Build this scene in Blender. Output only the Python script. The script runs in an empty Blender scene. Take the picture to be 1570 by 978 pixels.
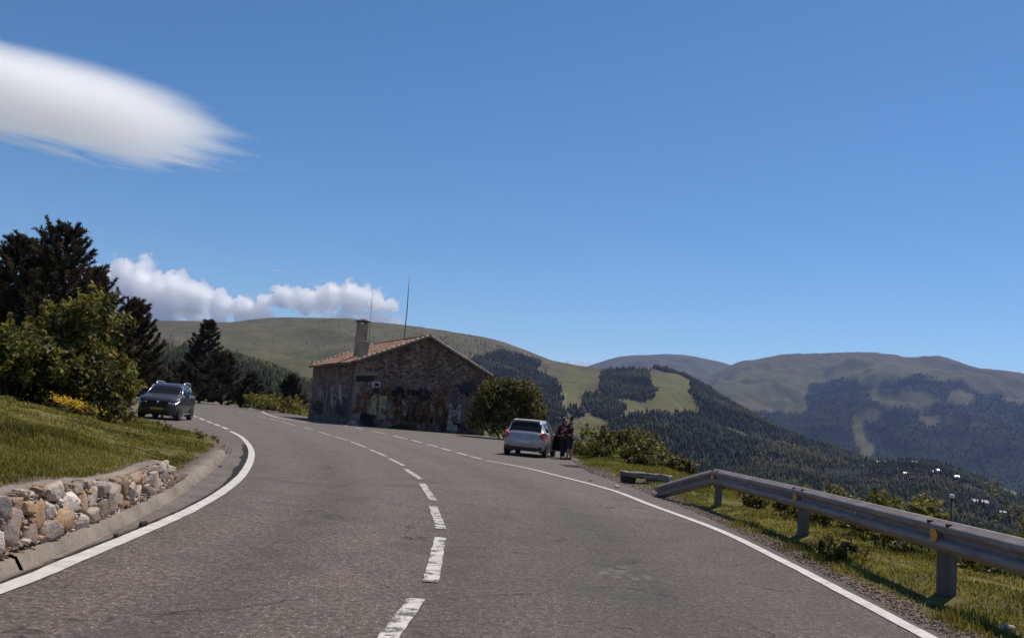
import bpy, bmesh, math, random
import numpy as np
from mathutils import Vector, Matrix, noise as mnoise

random.seed(7)
RNG = np.random.default_rng(11)
scene = bpy.context.scene
COL = scene.collection
PI = math.pi

# ------------------------------------------------------------------ camera
FPX, CX, CY, PW, PH = 1300.0, 785.0, 489.0, 1570.0, 978.0
ROLL, PITCH, CAMH = math.radians(5.0), math.atan(154.4 / 1300.0), 1.4
F_ = np.array([0, math.cos(PITCH), math.sin(PITCH)])
_r0 = np.array([1.0, 0, 0]); _u0 = np.array([0, -math.sin(PITCH), math.cos(PITCH)])
R_ = math.cos(ROLL) * _r0 + math.sin(ROLL) * _u0
U_ = -math.sin(ROLL) * _r0 + math.cos(ROLL) * _u0
cam_data = bpy.data.cameras.new('camera'); cam = bpy.data.objects.new('camera', cam_data); COL.objects.link(cam)
cam.matrix_world = Matrix(((R_[0], U_[0], -F_[0], 0), (R_[1], U_[1], -F_[1], 0), (R_[2], U_[2], -F_[2], CAMH), (0, 0, 0, 1)))
cam_data.sensor_width = 36; cam_data.lens = 36 * FPX / PW
cam_data.clip_start = 0.1; cam_data.clip_end = 60000
scene.camera = cam

# ------------------------------------------------------------------ sky, sun, exposure
SUN_AZ, SUN_EL = math.radians(44), math.radians(61)          # azimuth clockwise from +Y
world = bpy.data.worlds.new('World'); scene.world = world; world.use_nodes = True
wn = world.node_tree; wn.nodes.clear()
sky = wn.nodes.new('ShaderNodeTexSky'); sky.sky_type = 'NISHITA'; sky.sun_disc = False
sky.sun_elevation = SUN_EL; sky.sun_rotation = SUN_AZ
sky.altitude = 1700; sky.air_density = 1.0; sky.dust_density = 0.25; sky.ozone_density = 3.0
bg = wn.nodes.new('ShaderNodeBackground'); bg.inputs['Strength'].default_value = 0.11
wo = wn.nodes.new('ShaderNodeOutputWorld')
hsv = wn.nodes.new('ShaderNodeHueSaturation'); hsv.inputs['Saturation'].default_value = 1.2; hsv.inputs['Hue'].default_value = 0.4975
wn.links.new(sky.outputs[0], hsv.inputs['Color']); wn.links.new(hsv.outputs[0], bg.inputs[0]); wn.links.new(bg.outputs[0], wo.inputs[0])
sun_d = bpy.data.lights.new('sun', 'SUN'); sun_d.energy = 5.0; sun_d.angle = math.radians(0.53); sun_d.color = (1.0, 0.92, 0.80)
sun = bpy.data.objects.new('sun', sun_d); COL.objects.link(sun)
SUN_DIR = Vector((math.sin(SUN_AZ) * math.cos(SUN_EL), math.cos(SUN_AZ) * math.cos(SUN_EL), math.sin(SUN_EL)))
sun.rotation_euler = SUN_DIR.to_track_quat('Z', 'Y').to_euler()
sun.location = (30, 30, 60)
vs = scene.view_settings
scene.display_settings.display_device = 'sRGB'
vs.view_transform = 'Standard'; vs.look = 'None'; vs.exposure = 0.0; vs.gamma = 1.0; vs.use_curve_mapping = False
scene.cycles.use_denoising = True
scene.cycles.volume_bounces = 48
scene.cycles.max_bounces = 52
scene.cycles.transparent_max_bounces = 12
scene.cycles.volume_step_rate = 1.0
scene.cycles.volume_max_steps = 256

# ------------------------------------------------------------------ pixel <-> world helpers (photo pixels, 1570 x 978)
def ray(px, py):
    return F_ * FPX + R_ * (px - CX) + U_ * (CY - py)
def at(px, py, z=0.0):                      # point at height z seen at that pixel
    d = ray(px, py); t = (z - CAMH) / d[2]; return np.array([d[0] * t, d[1] * t, z])
def atd(px, py, y):                         # point at depth y (world Y) seen at that pixel
    d = ray(px, py); t = y / d[1]; return np.array([d[0] * t, y, CAMH + d[2] * t])
def project(P):
    P = np.asarray(P, float) - np.array([0, 0, CAMH])
    w = P @ F_
    return CX + FPX * (P @ R_) / w, CY - FPX * (P @ U_) / w

# ------------------------------------------------------------------ numpy noise
def _hash(ix, iy, iz):
    h = (ix.astype(np.int64) * 374761393 + iy.astype(np.int64) * 668265263 + iz.astype(np.int64) * 2147483647) & 0xffffffff
    h = ((h ^ (h >> 13)) * 1274126177) & 0xffffffff
    return ((h ^ (h >> 16)) & 0xffffff) / float(0xffffff)
def vnoise(x, y, z=None):
    x = np.asarray(x, float); y = np.asarray(y, float); z = np.zeros_like(x) if z is None else np.asarray(z, float)
    ix, iy, iz = np.floor(x), np.floor(y), np.floor(z)
    fx, fy, fz = x - ix, y - iy, z - iz
    fx, fy, fz = [t * t * t * (t * (t * 6 - 15) + 10) for t in (fx, fy, fz)]
    v = 0
    for dx in (0, 1):
        for dy in (0, 1):
            for dz in (0, 1):
                v = v + _hash(ix + dx, iy + dy, iz + dz) * (fx if dx else 1 - fx) * (fy if dy else 1 - fy) * (fz if dz else 1 - fz)
    return v * 2 - 1
def fbm(x, y, z=None, octv=4, gain=0.5):
    s, a, t = 0, 1.0, 0
    x = np.asarray(x, float); y = np.asarray(y, float)
    for k in range(octv):
        s = s + a * vnoise(x * 2 ** k + 17.3 * k, y * 2 ** k - 9.1 * k, None if z is None else np.asarray(z) * 2 ** k + 5.7 * k)
        t += a; a *= gain
    return s / t
def sstep(a, b, x):
    t = np.clip((np.asarray(x, float) - a) / (b - a), 0, 1); return t * t * (3 - 2 * t)

# ------------------------------------------------------------------ object helpers
def link(o, parent=None):
    COL.objects.link(o)
    if parent is not None: o.parent = parent
    return o
def tag(o, label=None, cat=None, group=None, kind=None):
    if label: o['label'] = label
    if cat: o['category'] = cat
    if group: o['group'] = group
    if kind: o['kind'] = kind
    return o
def thing(name, label, cat, loc=(0, 0, 0), rotz=0.0, group=None, scale=1.0):
    o = bpy.data.objects.new(name, None); o.empty_display_size = 0.2
    o.location = loc; o.rotation_euler = (0, 0, rotz); o.scale = (scale,) * 3
    link(o); return tag(o, label, cat, group)
def fast_mesh(name, V, Fc, mats, parent=None, smooth=False, attrs=None, mat_idx=None, k=None):
    """V (n,3); Fc (m,k) int array (or list of int arrays with different k)."""
    me = bpy.data.meshes.new(name)
    V = np.asarray(V, np.float32)
    groups = Fc if isinstance(Fc, list) else [Fc]
    groups = [np.asarray(g, np.int32) for g in groups if len(g)]
    nl = sum(g.size for g in groups); nf = sum(len(g) for g in groups)
    me.vertices.add(len(V)); me.vertices.foreach_set('co', V.ravel())
    me.loops.add(nl); me.loops.foreach_set('vertex_index', np.concatenate([g.ravel() for g in groups]))
    starts, tot = [], 0
    for g in groups:
        starts.append(tot + np.arange(len(g), dtype=np.int32) * g.shape[1]); tot += g.size
    me.polygons.add(nf); me.polygons.foreach_set('loop_start', np.concatenate(starts).astype(np.int32))
    if mat_idx is not None: me.polygons.foreach_set('material_index', np.asarray(mat_idx, np.int32))
    me.update(calc_edges=True)
    if smooth: me.polygons.foreach_set('use_smooth', np.ones(nf, bool))
    for an, av in (attrs or {}).items():
        av = np.asarray(av, np.float32)
        if av.ndim == 1:
            a = me.attributes.new(an, 'FLOAT', 'POINT'); a.data.foreach_set('value', av)
        else:
            a = me.attributes.new(an, 'FLOAT_COLOR', 'POINT'); a.data.foreach_set('color', np.hstack([av, np.ones((len(av), 1))]).astype(np.float32).ravel())
    for m in (mats if isinstance(mats, (list, tuple)) else [mats]): me.materials.append(m)
    me.validate()
    o = bpy.data.objects.new(name, me)
    return link(o, parent)
def bm_obj(name, bm, mat, parent=None, smooth=False, bevel=0.0, seg=2):
    me = bpy.data.meshes.new(name)
    bmesh.ops.recalc_face_normals(bm, faces=bm.faces[:])
    bm.to_mesh(me); bm.free()
    for m in (mat if isinstance(mat, (list, tuple)) else [mat]): me.materials.append(m)
    if smooth:
        for p in me.polygons: p.use_smooth = True
    o = bpy.data.objects.new(name, me); link(o, parent)
    if bevel:
        b = o.modifiers.new('bevel', 'BEVEL'); b.width = bevel; b.segments = seg; b.limit_method = 'ANGLE'; b.angle_limit = math.radians(35)
        if not smooth:
            for p in me.polygons: p.use_smooth = False
    return o
def box(bm, lo, hi, mat=0, M=None):
    x0, y0, z0 = lo; x1, y1, z1 = hi
    vs_ = [bm.verts.new(c) for c in ((x0,y0,z0),(x1,y0,z0),(x1,y1,z0),(x0,y1,z0),(x0,y0,z1),(x1,y0,z1),(x1,y1,z1),(x0,y1,z1))]
    if M is not None:
        for v in vs_: v.co = M @ v.co
    for q in ((3,2,1,0),(4,5,6,7),(0,1,5,4),(1,2,6,5),(2,3,7,6),(3,0,4,7)):
        f = bm.faces.new([vs_[i] for i in q]); f.material_index = mat
    return vs_
def prism(bm, pts, axis_vec, mat=0):
    """pts: 3-D polygon; extruded by axis_vec."""
    a = [bm.verts.new(p) for p in pts]; b = [bm.verts.new(Vector(p) + Vector(axis_vec)) for p in pts]
    n = len(pts)
    fs = [bm.faces.new(a[::-1]), bm.faces.new(b)]
    for i in range(n): fs.append(bm.faces.new((a[i], a[(i+1) % n], b[(i+1) % n], b[i])))
    for f in fs: f.material_index = mat
def tube(bm, pts, radii, n=8, mat=0, cap=True):
    pts = [Vector(p) for p in pts]; rings = []
    if not isinstance(radii, (list, tuple)): radii = [radii] * len(pts)
    up = Vector((0, 0, 1)); prev = None
    for i, p in enumerate(pts):
        d = (pts[min(i+1, len(pts)-1)] - pts[max(i-1, 0)]).normalized()
        if prev is None:
            s = d.cross(up if abs(d.z) < 0.95 else Vector((1, 0, 0))).normalized()
        else:
            s = (prev - d * prev.dot(d)).normalized()
        prev = s; t = d.cross(s)
        rings.append([bm.verts.new(p + (s * math.cos(2*PI*k/n) + t * math.sin(2*PI*k/n)) * radii[i]) for k in range(n)])
    for a, b in zip(rings, rings[1:]):
        for k in range(n):
            f = bm.faces.new((a[k], a[(k+1) % n], b[(k+1) % n], b[k])); f.material_index = mat; f.smooth = True
    if cap:
        bm.faces.new(rings[0][::-1]).material_index = mat; bm.faces.new(rings[-1]).material_index = mat
def lathe(bm, prof, n=24, M=None, mat=0):
    """prof: (radius, axial x) list closed or open, revolved round local X axis."""
    rings = []
    for r, a in prof:
        ring = []
        for k in range(n):
            t = 2*PI*k/n; v = Vector((a, r*math.cos(t), r*math.sin(t)))
            ring.append(bm.verts.new(M @ v if M is not None else v))
        rings.append(ring)
    for a, b in zip(rings, rings[1:]):
        for k in range(n):
            f = bm.faces.new((a[k], a[(k+1) % n], b[(k+1) % n], b[k])); f.material_index = mat; f.smooth = True
    return rings

# ------------------------------------------------------------------ material helpers
class MT:
    def __init__(s, name):
        s.m = bpy.data.materials.new(name); s.m.use_nodes = True
        s.t = s.m.node_tree; s.b = s.t.nodes['Principled BSDF']; s.out = s.t.nodes['Material Output']
    def n(s, ty, **kw):
        nd = s.t.nodes.new(ty)
        for k, v in kw.items():
            if hasattr(nd, k): setattr(nd, k, v)
            else: nd.inputs[k.replace('_', ' ')].default_value = v
        return nd
    def l(s, a, b): s.t.links.new(a, b)
    def coord(s, kind='Object', scale=None):
        c = s.n('ShaderNodeTexCoord').outputs[kind]
        if scale is None: return c
        mp = s.n('ShaderNodeMapping'); mp.inputs['Scale'].default_value = scale if hasattr(scale, '__len__') else (scale,)*3
        s.l(c, mp.inputs[0]); return mp.outputs[0]
    def noise(s, vec, scale, detail=4, rough=0.55, dist=0.0):
        nd = s.n('ShaderNodeTexNoise'); s.l(vec, nd.inputs['Vector'])
        nd.inputs['Scale'].default_value = scale; nd.inputs['Detail'].default_value = detail
        nd.inputs['Roughness'].default_value = rough; nd.inputs['Distortion'].default_value = dist
        return nd.outputs['Fac']
    def voro(s, vec, scale, feature='F1', out='Distance', rnd=1.0):
        nd = s.n('ShaderNodeTexVoronoi'); nd.feature = feature; s.l(vec, nd.inputs['Vector'])
        nd.inputs['Scale'].default_value = scale; nd.inputs['Randomness'].default_value = rnd
        return nd.outputs[out]
    def ramp(s, fac, stops, interp='LINEAR'):
        nd = s.n('ShaderNodeValToRGB'); s.l(fac, nd.inputs[0]); e = nd.color_ramp.elements; nd.color_ramp.interpolation = interp
        while len(e) > 1: e.remove(e[0])
        for i, (p, c) in enumerate(stops):
            c = (c, c, c, 1) if not hasattr(c, '__len__') else tuple(c) + (1,) * (4 - len(c))
            if i == 0: e[0].position = p; e[0].color = c
            else:
                q = e.new(p); q.color = c
        return nd.outputs[0]
    def mix(s, fac, a, b, mode='MIX'):
        nd = s.n('ShaderNodeMix'); nd.data_type = 'RGBA'; nd.blend_type = mode
        for v, i in ((fac, 0), (a, 6), (b, 7)):
            if hasattr(v, 'is_output'): s.l(v, nd.inputs[i])
            elif i == 0: nd.inputs[0].default_value = v
            else: nd.inputs[i].default_value = tuple(v) + (1,) * (4 - len(v))
        return nd.outputs[2]
    def math(s, op, a, b=0.0, clamp=False):
        nd = s.n('ShaderNodeMath'); nd.operation = op; nd.use_clamp = clamp
        for v, i in ((a, 0), (b, 1)):
            if hasattr(v, 'is_output'): s.l(v, nd.inputs[i])
            else: nd.inputs[i].default_value = v
        return nd.outputs[0]
    def attr(s, name, out='Fac'):
        nd = s.n('ShaderNodeAttribute'); nd.attribute_name = name; return nd.outputs[out]
    def bump(s, h, strength=0.5, dist=0.01):
        nd = s.n('ShaderNodeBump'); nd.inputs['Strength'].default_value = strength; nd.inputs['Distance'].default_value = dist
        s.l(h, nd.inputs['Height']); s.l(nd.outputs[0], s.b.inputs['Normal'])
    def base(s, c):
        if hasattr(c, 'is_output'): s.l(c, s.b.inputs['Base Color'])
        else: s.b.inputs['Base Color'].default_value = tuple(c) + (1,) * (4 - len(c))
    def set(s, rough=None, metal=None, spec=None):
        if rough is not None: s.b.inputs['Roughness'].default_value = rough
        if metal is not None: s.b.inputs['Metallic'].default_value = metal
        if spec is not None: s.b.inputs['Specular IOR Level'].default_value = spec
        return s
def simple(name, c, rough=0.6, metal=0.0, spec=0.5, var=0.12, scale=3.0, coat=0.0):
    M = MT(name); v = M.noise(M.coord(), scale, 5)
    lo = [x * (1 - var) for x in c]; hi = [min(1, x * (1 + var)) for x in c]
    M.base(M.ramp(v, [(0.3, lo), (0.7, hi)])); M.set(rough, metal, spec)
    if coat: M.b.inputs['Coat Weight'].default_value = coat
    return M.m
def leafmat(name, stops, trans=0.4, rough=0.55, transcol=1.3):
    """stops: colour ramp over the per-leaf attribute 'tint'"""
    M = MT(name); c = M.ramp(M.attr('tint'), stops)
    M.base(c); M.set(rough, 0, 0.25)
    tr = M.n('ShaderNodeBsdfTranslucent')
    hs = M.n('ShaderNodeHueSaturation'); M.l(c, hs.inputs['Color']); hs.inputs['Value'].default_value = transcol; hs.inputs['Saturation'].default_value = 1.1; hs.inputs['Hue'].default_value = 0.49
    M.l(hs.outputs[0], tr.inputs[0])
    mx = M.n('ShaderNodeMixShader'); mx.inputs[0].default_value = trans
    M.l(M.b.outputs[0], mx.inputs[1]); M.l(tr.outputs[0], mx.inputs[2]); M.l(mx.outputs[0], M.out.inputs['Surface'])
    return M.m

# ================================================================== ground and road
def curve(pts):
    """monotone cubic x(y) through (x, y) points"""
    p = np.array(sorted(pts, key=lambda q: q[1]), float); X, Y = p[:, 0], p[:, 1]
    h = np.diff(Y); d = np.diff(X) / h; m = np.zeros(len(Y)); m[0], m[-1] = d[0], d[-1]
    for i in range(1, len(Y) - 1):
        m[i] = 0 if d[i-1] * d[i] <= 0 else 2 * d[i-1] * d[i] / (d[i-1] + d[i])
    def f(y):
        y = np.asarray(y, float); yy = np.clip(y, Y[0], Y[-1])
        i = np.clip(np.searchsorted(Y, yy) - 1, 0, len(h) - 1); t = (yy - Y[i]) / h[i]
        return ((2*t**3 - 3*t**2 + 1) * X[i] + (t**3 - 2*t**2 + t) * h[i] * m[i] + (-2*t**3 + 3*t**2) * X[i+1] + (t**3 - t**2) * h[i] * m[i+1]
                + (y - yy) * np.where(y > yy, m[-1], m[0]))
    return f
K_x = curve([(-3.15,-15),(-3.2,2),(-3.36,6.05),(-3.45,6.9),(-3.75,8.9),(-4.2,11.29),(-5.54,16.88),(-6.77,21.4),(-8.24,25.7),(-10.6,30),(-14.3,36),(-17.1,40.3),(-21,42.0),(-27,47),(-36,58),(-48,80),(-66,112),(-110,160),(-230,260)])
R_x = curve([(3.75,-15),(3.75,7),(3.85,11),(3.85,15),(3.6,19),(3.3,23),(2.9,27),(3.0,34),(3.3,37),(3,46),(2,56),(1.2,60),(0.3,64),(-1.5,69),(-14.9,71),(-15.6,74),(-19.7,86),(-31,112),(-60,165),(-140,260)])
P_x = curve([(5.2,-15),(5.5,6),(5.5,20),(5.6,26),(6,34),(7,45),(7,60),(9,70),(5,85),(0,110),(-15,140),(-50,200),(-90,260)])

def wall_top(y):
    y = np.asarray(y, float); return (0.43 - 0.10 * sstep(6.0, 10.0, y) + 0.014 * np.sin(y * 1.9)) * (1 - 0.55 * sstep(11.6, 12.3, y))
def h_bank(off, y):
    off = np.asarray(off, float); y = np.asarray(y, float)
    kz = 0.095 - 0.065 * sstep(19.5, 23, y)
    wall = (wall_top(y) + 0.015) * (1 - sstep(11.6, 12.7, y)) * sstep(0.06, 0.24, off)
    sl = 0.215 - 0.17 * sstep(15.5, 30, y)
    lift = sl * 10 * (1 - np.exp(-np.maximum(off - 0.2, 0) / 10))
    x = K_x(y) - off
    nz = 0.10 * fbm(x * 0.55, y * 0.55, octv=4) * sstep(0.1, 1.6, off) + 0.045 * fbm(x * 2.4, y * 2.4, octv=3) * sstep(0.05, 0.5, off)
    return kz + wall + lift + nz
def h_verge(x, y):
    x = np.asarray(x, float); y = np.asarray(y, float)
    off = x - R_x(y); d = np.maximum(x - P_x(y), 0)
    drop = 0.5 * d * d / (d + 2.5)
    drop = np.where(drop > 70, 70 + 0.1 * (drop - 70), drop)
    nz = (0.07 * fbm(x * 0.5, y * 0.5, octv=4) + 0.03 * fbm(x * 2.5, y * 2.5, octv=3)) * sstep(0.0, 1.2, off) * (1 + d * 0.15)
    bump = 0.10 * sstep(0.1, 1.0, off) * np.exp(-np.maximum(off - 1, 0) / 6)
    return 0.0 - drop + nz + bump - 0.03 * (1 - sstep(-0.5, 0.05, off))

# ---- materials
def mat_ground():
    M = MT('meadow_soil'); v = M.coord('Object')
    n1 = M.noise(v, 0.35, 6, 0.6); n2 = M.noise(v, 3.0, 6, 0.65); n3 = M.noise(v, 40.0, 3, 0.7)
    g = M.ramp(n2, [(0.30, (0.060, 0.048, 0.024)), (0.47, (0.105, 0.096, 0.026)), (0.62, (0.165, 0.152, 0.034)), (0.8, (0.22, 0.19, 0.06))])
    g = M.mix(M.ramp(n1, [(0.42, 0.0), (0.62, 0.55)]), g, (0.12, 0.10, 0.05))
    d = M.ramp(n3, [(0.32, (0.07, 0.052, 0.040)), (0.5, (0.135, 0.105, 0.082)), (0.66, (0.22, 0.185, 0.155)), (0.8, (0.33, 0.29, 0.25))])
    d = M.mix(M.ramp(n2, [(0.45, 0.0), (0.7, 0.6)]), d, (0.16, 0.095, 0.060))
    f = M.math('ADD', M.attr('dirt'), M.math('MULTIPLY', M.math('SUBTRACT', n2, 0.5), 1.3))
    fac = M.ramp(f, [(0.40, 0.0), (0.60, 1.0)])
    M.base(M.mix(fac, g, d)); M.set(0.95, 0, 0.1)
    M.bump(M.math('ADD', n3, n2), 0.8, 0.03)
    return M.m
def mat_asphalt():
    M = MT('asphalt'); v = M.coord('Object')
    big = M.noise(v, 0.28, 5, 0.6); mid = M.noise(v, 2.2, 5, 0.6); fine = M.noise(v, 17.0, 6, 0.85)
    st = M.voro(v, 46.0); st2 = M.voro(v, 46.0, out='Color')
    c = M.ramp(fine, [(0.32, (0.020, 0.015, 0.012)), (0.46, (0.074, 0.058, 0.048)), (0.57, (0.130, 0.105, 0.089)), (0.70, (0.25, 0.21, 0.182))])
    sep = M.n('ShaderNodeSeparateColor'); M.l(st2, sep.inputs[0])
    stone = M.math('MULTIPLY', M.ramp(sep.outputs[0], [(0.66, 0.0), (0.90, 1.0)]), M.ramp(st, [(0.25, 1.0), (0.42, 0.0)]))
    c = M.mix(M.math('MULTIPLY', stone, 0.85), c, (0.34, 0.305, 0.28))
    c = M.mix(M.ramp(big, [(0.36, 0.0), (0.66, 0.8)]), c, (1.18, 1.16, 1.13), 'MULTIPLY')
    c = M.mix(M.ramp(mid, [(0.30, 0.38), (0.52, 0.0)]), c, (0.050, 0.043, 0.040))
    # older darker surfacing nearer than a transverse joint, lighter one beyond it
    sx = M.n('ShaderNodeSeparateXYZ'); M.l(v, sx.inputs[0])
    yj = M.math('ADD', sx.outputs[1], M.math('MULTIPLY', mid, 0.35))
    joint = M.ramp(M.math('MULTIPLY', yj, 1 / 40.0), [(0.3515, 0.30), (0.3535, 0.62), (0.3565, 0.0)])
    right = M.ramp(M.math('ADD', M.math('MULTIPLY', sx.outputs[0], 0.1), 0.5), [(0.43, 0.0), (0.46, 1.0)])
    c = M.mix(M.math('MULTIPLY', joint, right), c, (0.045, 0.039, 0.037))
    trk = M.math('MULTIPLY', M.attr('track'), M.ramp(big, [(0.3, 0.15), (0.6, 0.6)])); c = M.mix(trk, c, (1.26, 1.23, 1.20), 'MULTIPLY')
    c = M.mix(M.math('MULTIPLY', M.attr('drip'), M.ramp(mid, [(0.40, 0.0), (0.60, 0.5)])), c, (0.038, 0.031, 0.028))
    c = M.mix(M.ramp(M.noise(v, 0.75, 3, 0.5), [(0.58, 0.0), (0.63, 0.40)]), c, (0.062, 0.052, 0.047))
    # wheel tracks and far polish
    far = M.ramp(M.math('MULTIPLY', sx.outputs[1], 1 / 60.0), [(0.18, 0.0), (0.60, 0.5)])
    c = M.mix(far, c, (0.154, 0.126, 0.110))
    # cracks
    wv = M.n('ShaderNodeVectorMath', operation='ADD'); M.l(v, wv.inputs[0])
    nw = M.n('ShaderNodeTexNoise'); M.l(v, nw.inputs['Vector']); nw.inputs['Scale'].default_value = 1.6; nw.inputs['Detail'].default_value = 6
    sc_ = M.n('ShaderNodeVectorMath', operation='SCALE'); M.l(nw.outputs['Color'], sc_.inputs[0]); sc_.inputs['Scale'].default_value = 0.9
    M.l(sc_.outputs[0], wv.inputs[1])
    e1 = M.voro(wv.outputs[0], 0.42, 'DISTANCE_TO_EDGE'); e2 = M.voro(wv.outputs[0], 1.3, 'DISTANCE_TO_EDGE')
    k1 = M.math('MULTIPLY', M.ramp(e1, [(0.0, 1.0), (0.010, 0.0)]), M.ramp(mid, [(0.46, 0.0), (0.56, 0.85)]))
    k2 = M.math('MULTIPLY', M.ramp(e2, [(0.0, 1.0), (0.016, 0.0)]), M.ramp(big, [(0.52, 0.0), (0.60, 0.75)]))
    c = M.mix(M.math('MAXIMUM', k1, k2), c, (0.014, 0.012, 0.011))
    # a pale worn scar by the right edge
    ds = M.n('ShaderNodeVectorMath', operation='DISTANCE'); M.l(wv.outputs[0], ds.inputs[0]); ds.inputs[1].default_value = (1.72, 9.0, 0.45)
    scar = M.math('MULTIPLY', M.ramp(ds.outputs['Value'], [(0.25, 0.5), (0.45, 0.0)]), M.ramp(M.noise(v, 6, 3), [(0.5, 0.0), (0.56, 1.0)]))
    c = M.mix(scar, c, (0.20, 0.18, 0.17))
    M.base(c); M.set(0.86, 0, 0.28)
    M.bump(M.math('ADD', fine, M.math('MULTIPLY', st, -0.6)), 0.55, 0.012)
    return M.m
def mat_paint():
    M = MT('road_paint'); v = M.coord('Object')
    c = M.ramp(M.noise(v, 5, 5, 0.65), [(0.3, (0.40, 0.37, 0.34)), (0.65, (0.58, 0.545, 0.50))])
    f = M.noise(v, 7, 7, 0.7)
    wear = M.ramp(M.math('ADD', f, M.math('MULTIPLY', M.attr('wear'), 0.35)), [(0.74, 0.0), (0.80, 0.9)])
    c = M.mix(wear, c, (0.085, 0.074, 0.069))
    wv = M.n('ShaderNodeVectorMath', operation='ADD'); M.l(v, wv.inputs[0])
    nw = M.n('ShaderNodeTexNoise'); M.l(v, nw.inputs['Vector']); nw.inputs['Scale'].default_value = 5; nw.inputs['Detail'].default_value = 4
    s2 = M.n('ShaderNodeVectorMath', operation='SCALE'); M.l(nw.outputs['Color'], s2.inputs[0]); s2.inputs['Scale'].default_value = 0.22; M.l(s2.outputs[0], wv.inputs[1])
    e = M.voro(wv.outputs[0], 4.5, 'DISTANCE_TO_EDGE')
    k = M.math('MULTIPLY', M.ramp(e, [(0.0, 1.0), (0.035, 0.0)]), M.attr('wear'))
    c = M.mix(k, c, (0.04, 0.034, 0.031))
    M.base(c); M.set(0.75, 0, 0.3); M.bump(f, 0.3, 0.01)
    return M.m
def mat_concrete(name, c, dark=0.55, grit=30):
    M = MT(name); v = M.coord('Object')
    a = M.noise(v, 1.6, 6, 0.65); b = M.noise(v, grit, 3, 0.7)
    lo = [x * dark for x in c]
    col = M.mix(M.ramp(a, [(0.34, 0.0), (0.62, 1.0)]), lo, c)
    col = M.mix(M.ramp(b, [(0.30, 0.55), (0.5, 0.0)]), col, [x * 0.4 for x in c])
    M.base(col); M.set(0.92, 0, 0.2); M.bump(M.math('ADD', a, b), 0.6, 0.012)
    return M.m
m_ground = mat_ground(); m_asphalt = mat_asphalt(); m_paint = mat_paint()
m_kerb = mat_concrete('weathered_concrete', (0.255, 0.21, 0.172)); m_gutter = mat_concrete('dusty_gutter', (0.175, 0.148, 0.130), 0.6, 45)
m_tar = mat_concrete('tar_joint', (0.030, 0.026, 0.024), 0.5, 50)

# ---- ground (left bank + right verge and drop in one mesh)
rows = np.concatenate([np.arange(-15, 4, 0.5), np.arange(4, 30, 0.12), np.arange(30, 62, 0.3), np.arange(62, 120, 1.2), np.arange(120, 261, 4)])
offl = np.concatenate([np.arange(0, 1.0, 0.08), np.arange(1.0, 4, 0.2), np.geomspace(4, 150, 46)])
offr = np.concatenate([np.arange(0, 3.0, 0.12), np.arange(3.0, 10, 0.4), np.geomspace(10.4, 420, 40)])
def strip(off, side):
    Y, O = np.meshgrid(rows, off, indexing='ij')
    if side < 0:
        X = K_x(Y) - 0.16 - O; Z = h_bank(O, Y)
        dirt = 0.25 * (1 - sstep(0.2, 0.8, O)) + 0.9 * (1 - sstep(0.2, 0.36, O)) + 0.6 * sstep(15, 18, Y) * (1 - sstep(0.15, 0.5, O))
        dirt = dirt + 0.25 * np.exp(-((Y - 11.9) ** 2 / 0.6 + (O - 0.5) ** 2 / 0.2))
    else:
        X = R_x(Y) - 0.25 + O; Z = h_verge(X, Y)
        w = 0.34 + 0.55 * np.exp(-((Y - 25) / 5) ** 2)
        dirt = 1.15 * (1 - sstep(w * 0.5, w * 1.5, O - 0.15)) + 0.5 * sstep(80, 200, O) * 0
    n = len(off); i = np.arange(len(rows) - 1)[:, None] * n + np.arange(n - 1)[None]
    q = np.stack([i, i + 1, i + n + 1, i + n], -1).reshape(-1, 4)
    if side < 0: q = q[:, ::-1]
    return np.stack([X, Y, Z], -1).reshape(-1, 3), q, dirt.ravel()
Vl, Ql, dl = strip(offl, -1); Vr, Qr, dr = strip(offr, 1)
ground = fast_mesh('ground', np.vstack([Vl, Vr]), np.vstack([Ql, Qr + len(Vl)]), m_ground, smooth=True, attrs={'dirt': np.concatenate([dl, dr])})
tag(ground, 'grassy bank and verge either side of the mountain road', kind='structure')

# ---- road sheet, a little under the markings
ry = np.concatenate([np.arange(-15, 30, 0.5), np.arange(30, 62, 0.5), np.arange(62, 72, 0.4), np.arange(72, 261, 1.5)])
nc = 70; T = np.linspace(0, 1, nc)
Yr, Tr = np.meshgrid(ry, T, indexing='ij')
edge_n = 0.07 * fbm(Yr * 1.7, Yr * 0 + 3.3, octv=4)
Xr = (K_x(Yr) - 0.3) * (1 - Tr) + (R_x(Yr) + edge_n * (Yr < 60)) * Tr
i = np.arange(len(ry) - 1)[:, None] * nc + np.arange(nc - 1)[None]
CDp = np.array([at(x, y)[:2] for x, y in [(612,960),(650,918),(670,860),(675,822),(668,775),(645,740),(621,718),(595,703),(566,689),(537,677),(487,662),(434,648),(394,638)]])
LLp = np.array([at(x, y)[:2] for x, y in [(46,887),(110,860),(221,814),(294,781),(342,753),(372,727),(385,702),(383,685),(370,670),(353,661),(294,637)]])
RLp = np.array([at(x, y)[:2] for x, y in [(1425,978),(1300,912),(1200,860),(1100,812),(1000,775),(940,752),(870,733),(800,716),(742,705.5),(697,692),(640,677),(580,665),(510,653)]])
Cx, Lx, Rx = [np.interp(Yr, q[:, 1], q[:, 0]) for q in (CDp, LLp, RLp)]
wob_ = 0.12 * fbm(Yr * 0.25, Tr * 0 + 2.0, octv=3); track, drip = 0, 0
for A_, B_ in ((Lx, Cx), (Cx, Rx)):
    uu = (Xr + wob_ - A_) / (B_ - A_); track = track + np.exp(-((uu - 0.24) / 0.11) ** 2) + np.exp(-((uu - 0.76) / 0.11) ** 2); drip = drip + np.exp(-((uu - 0.5) / 0.10) ** 2)
fadeY = 1 - sstep(40, 58, Yr); track, drip = (track * fadeY).ravel(), (drip * fadeY).ravel()
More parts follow.
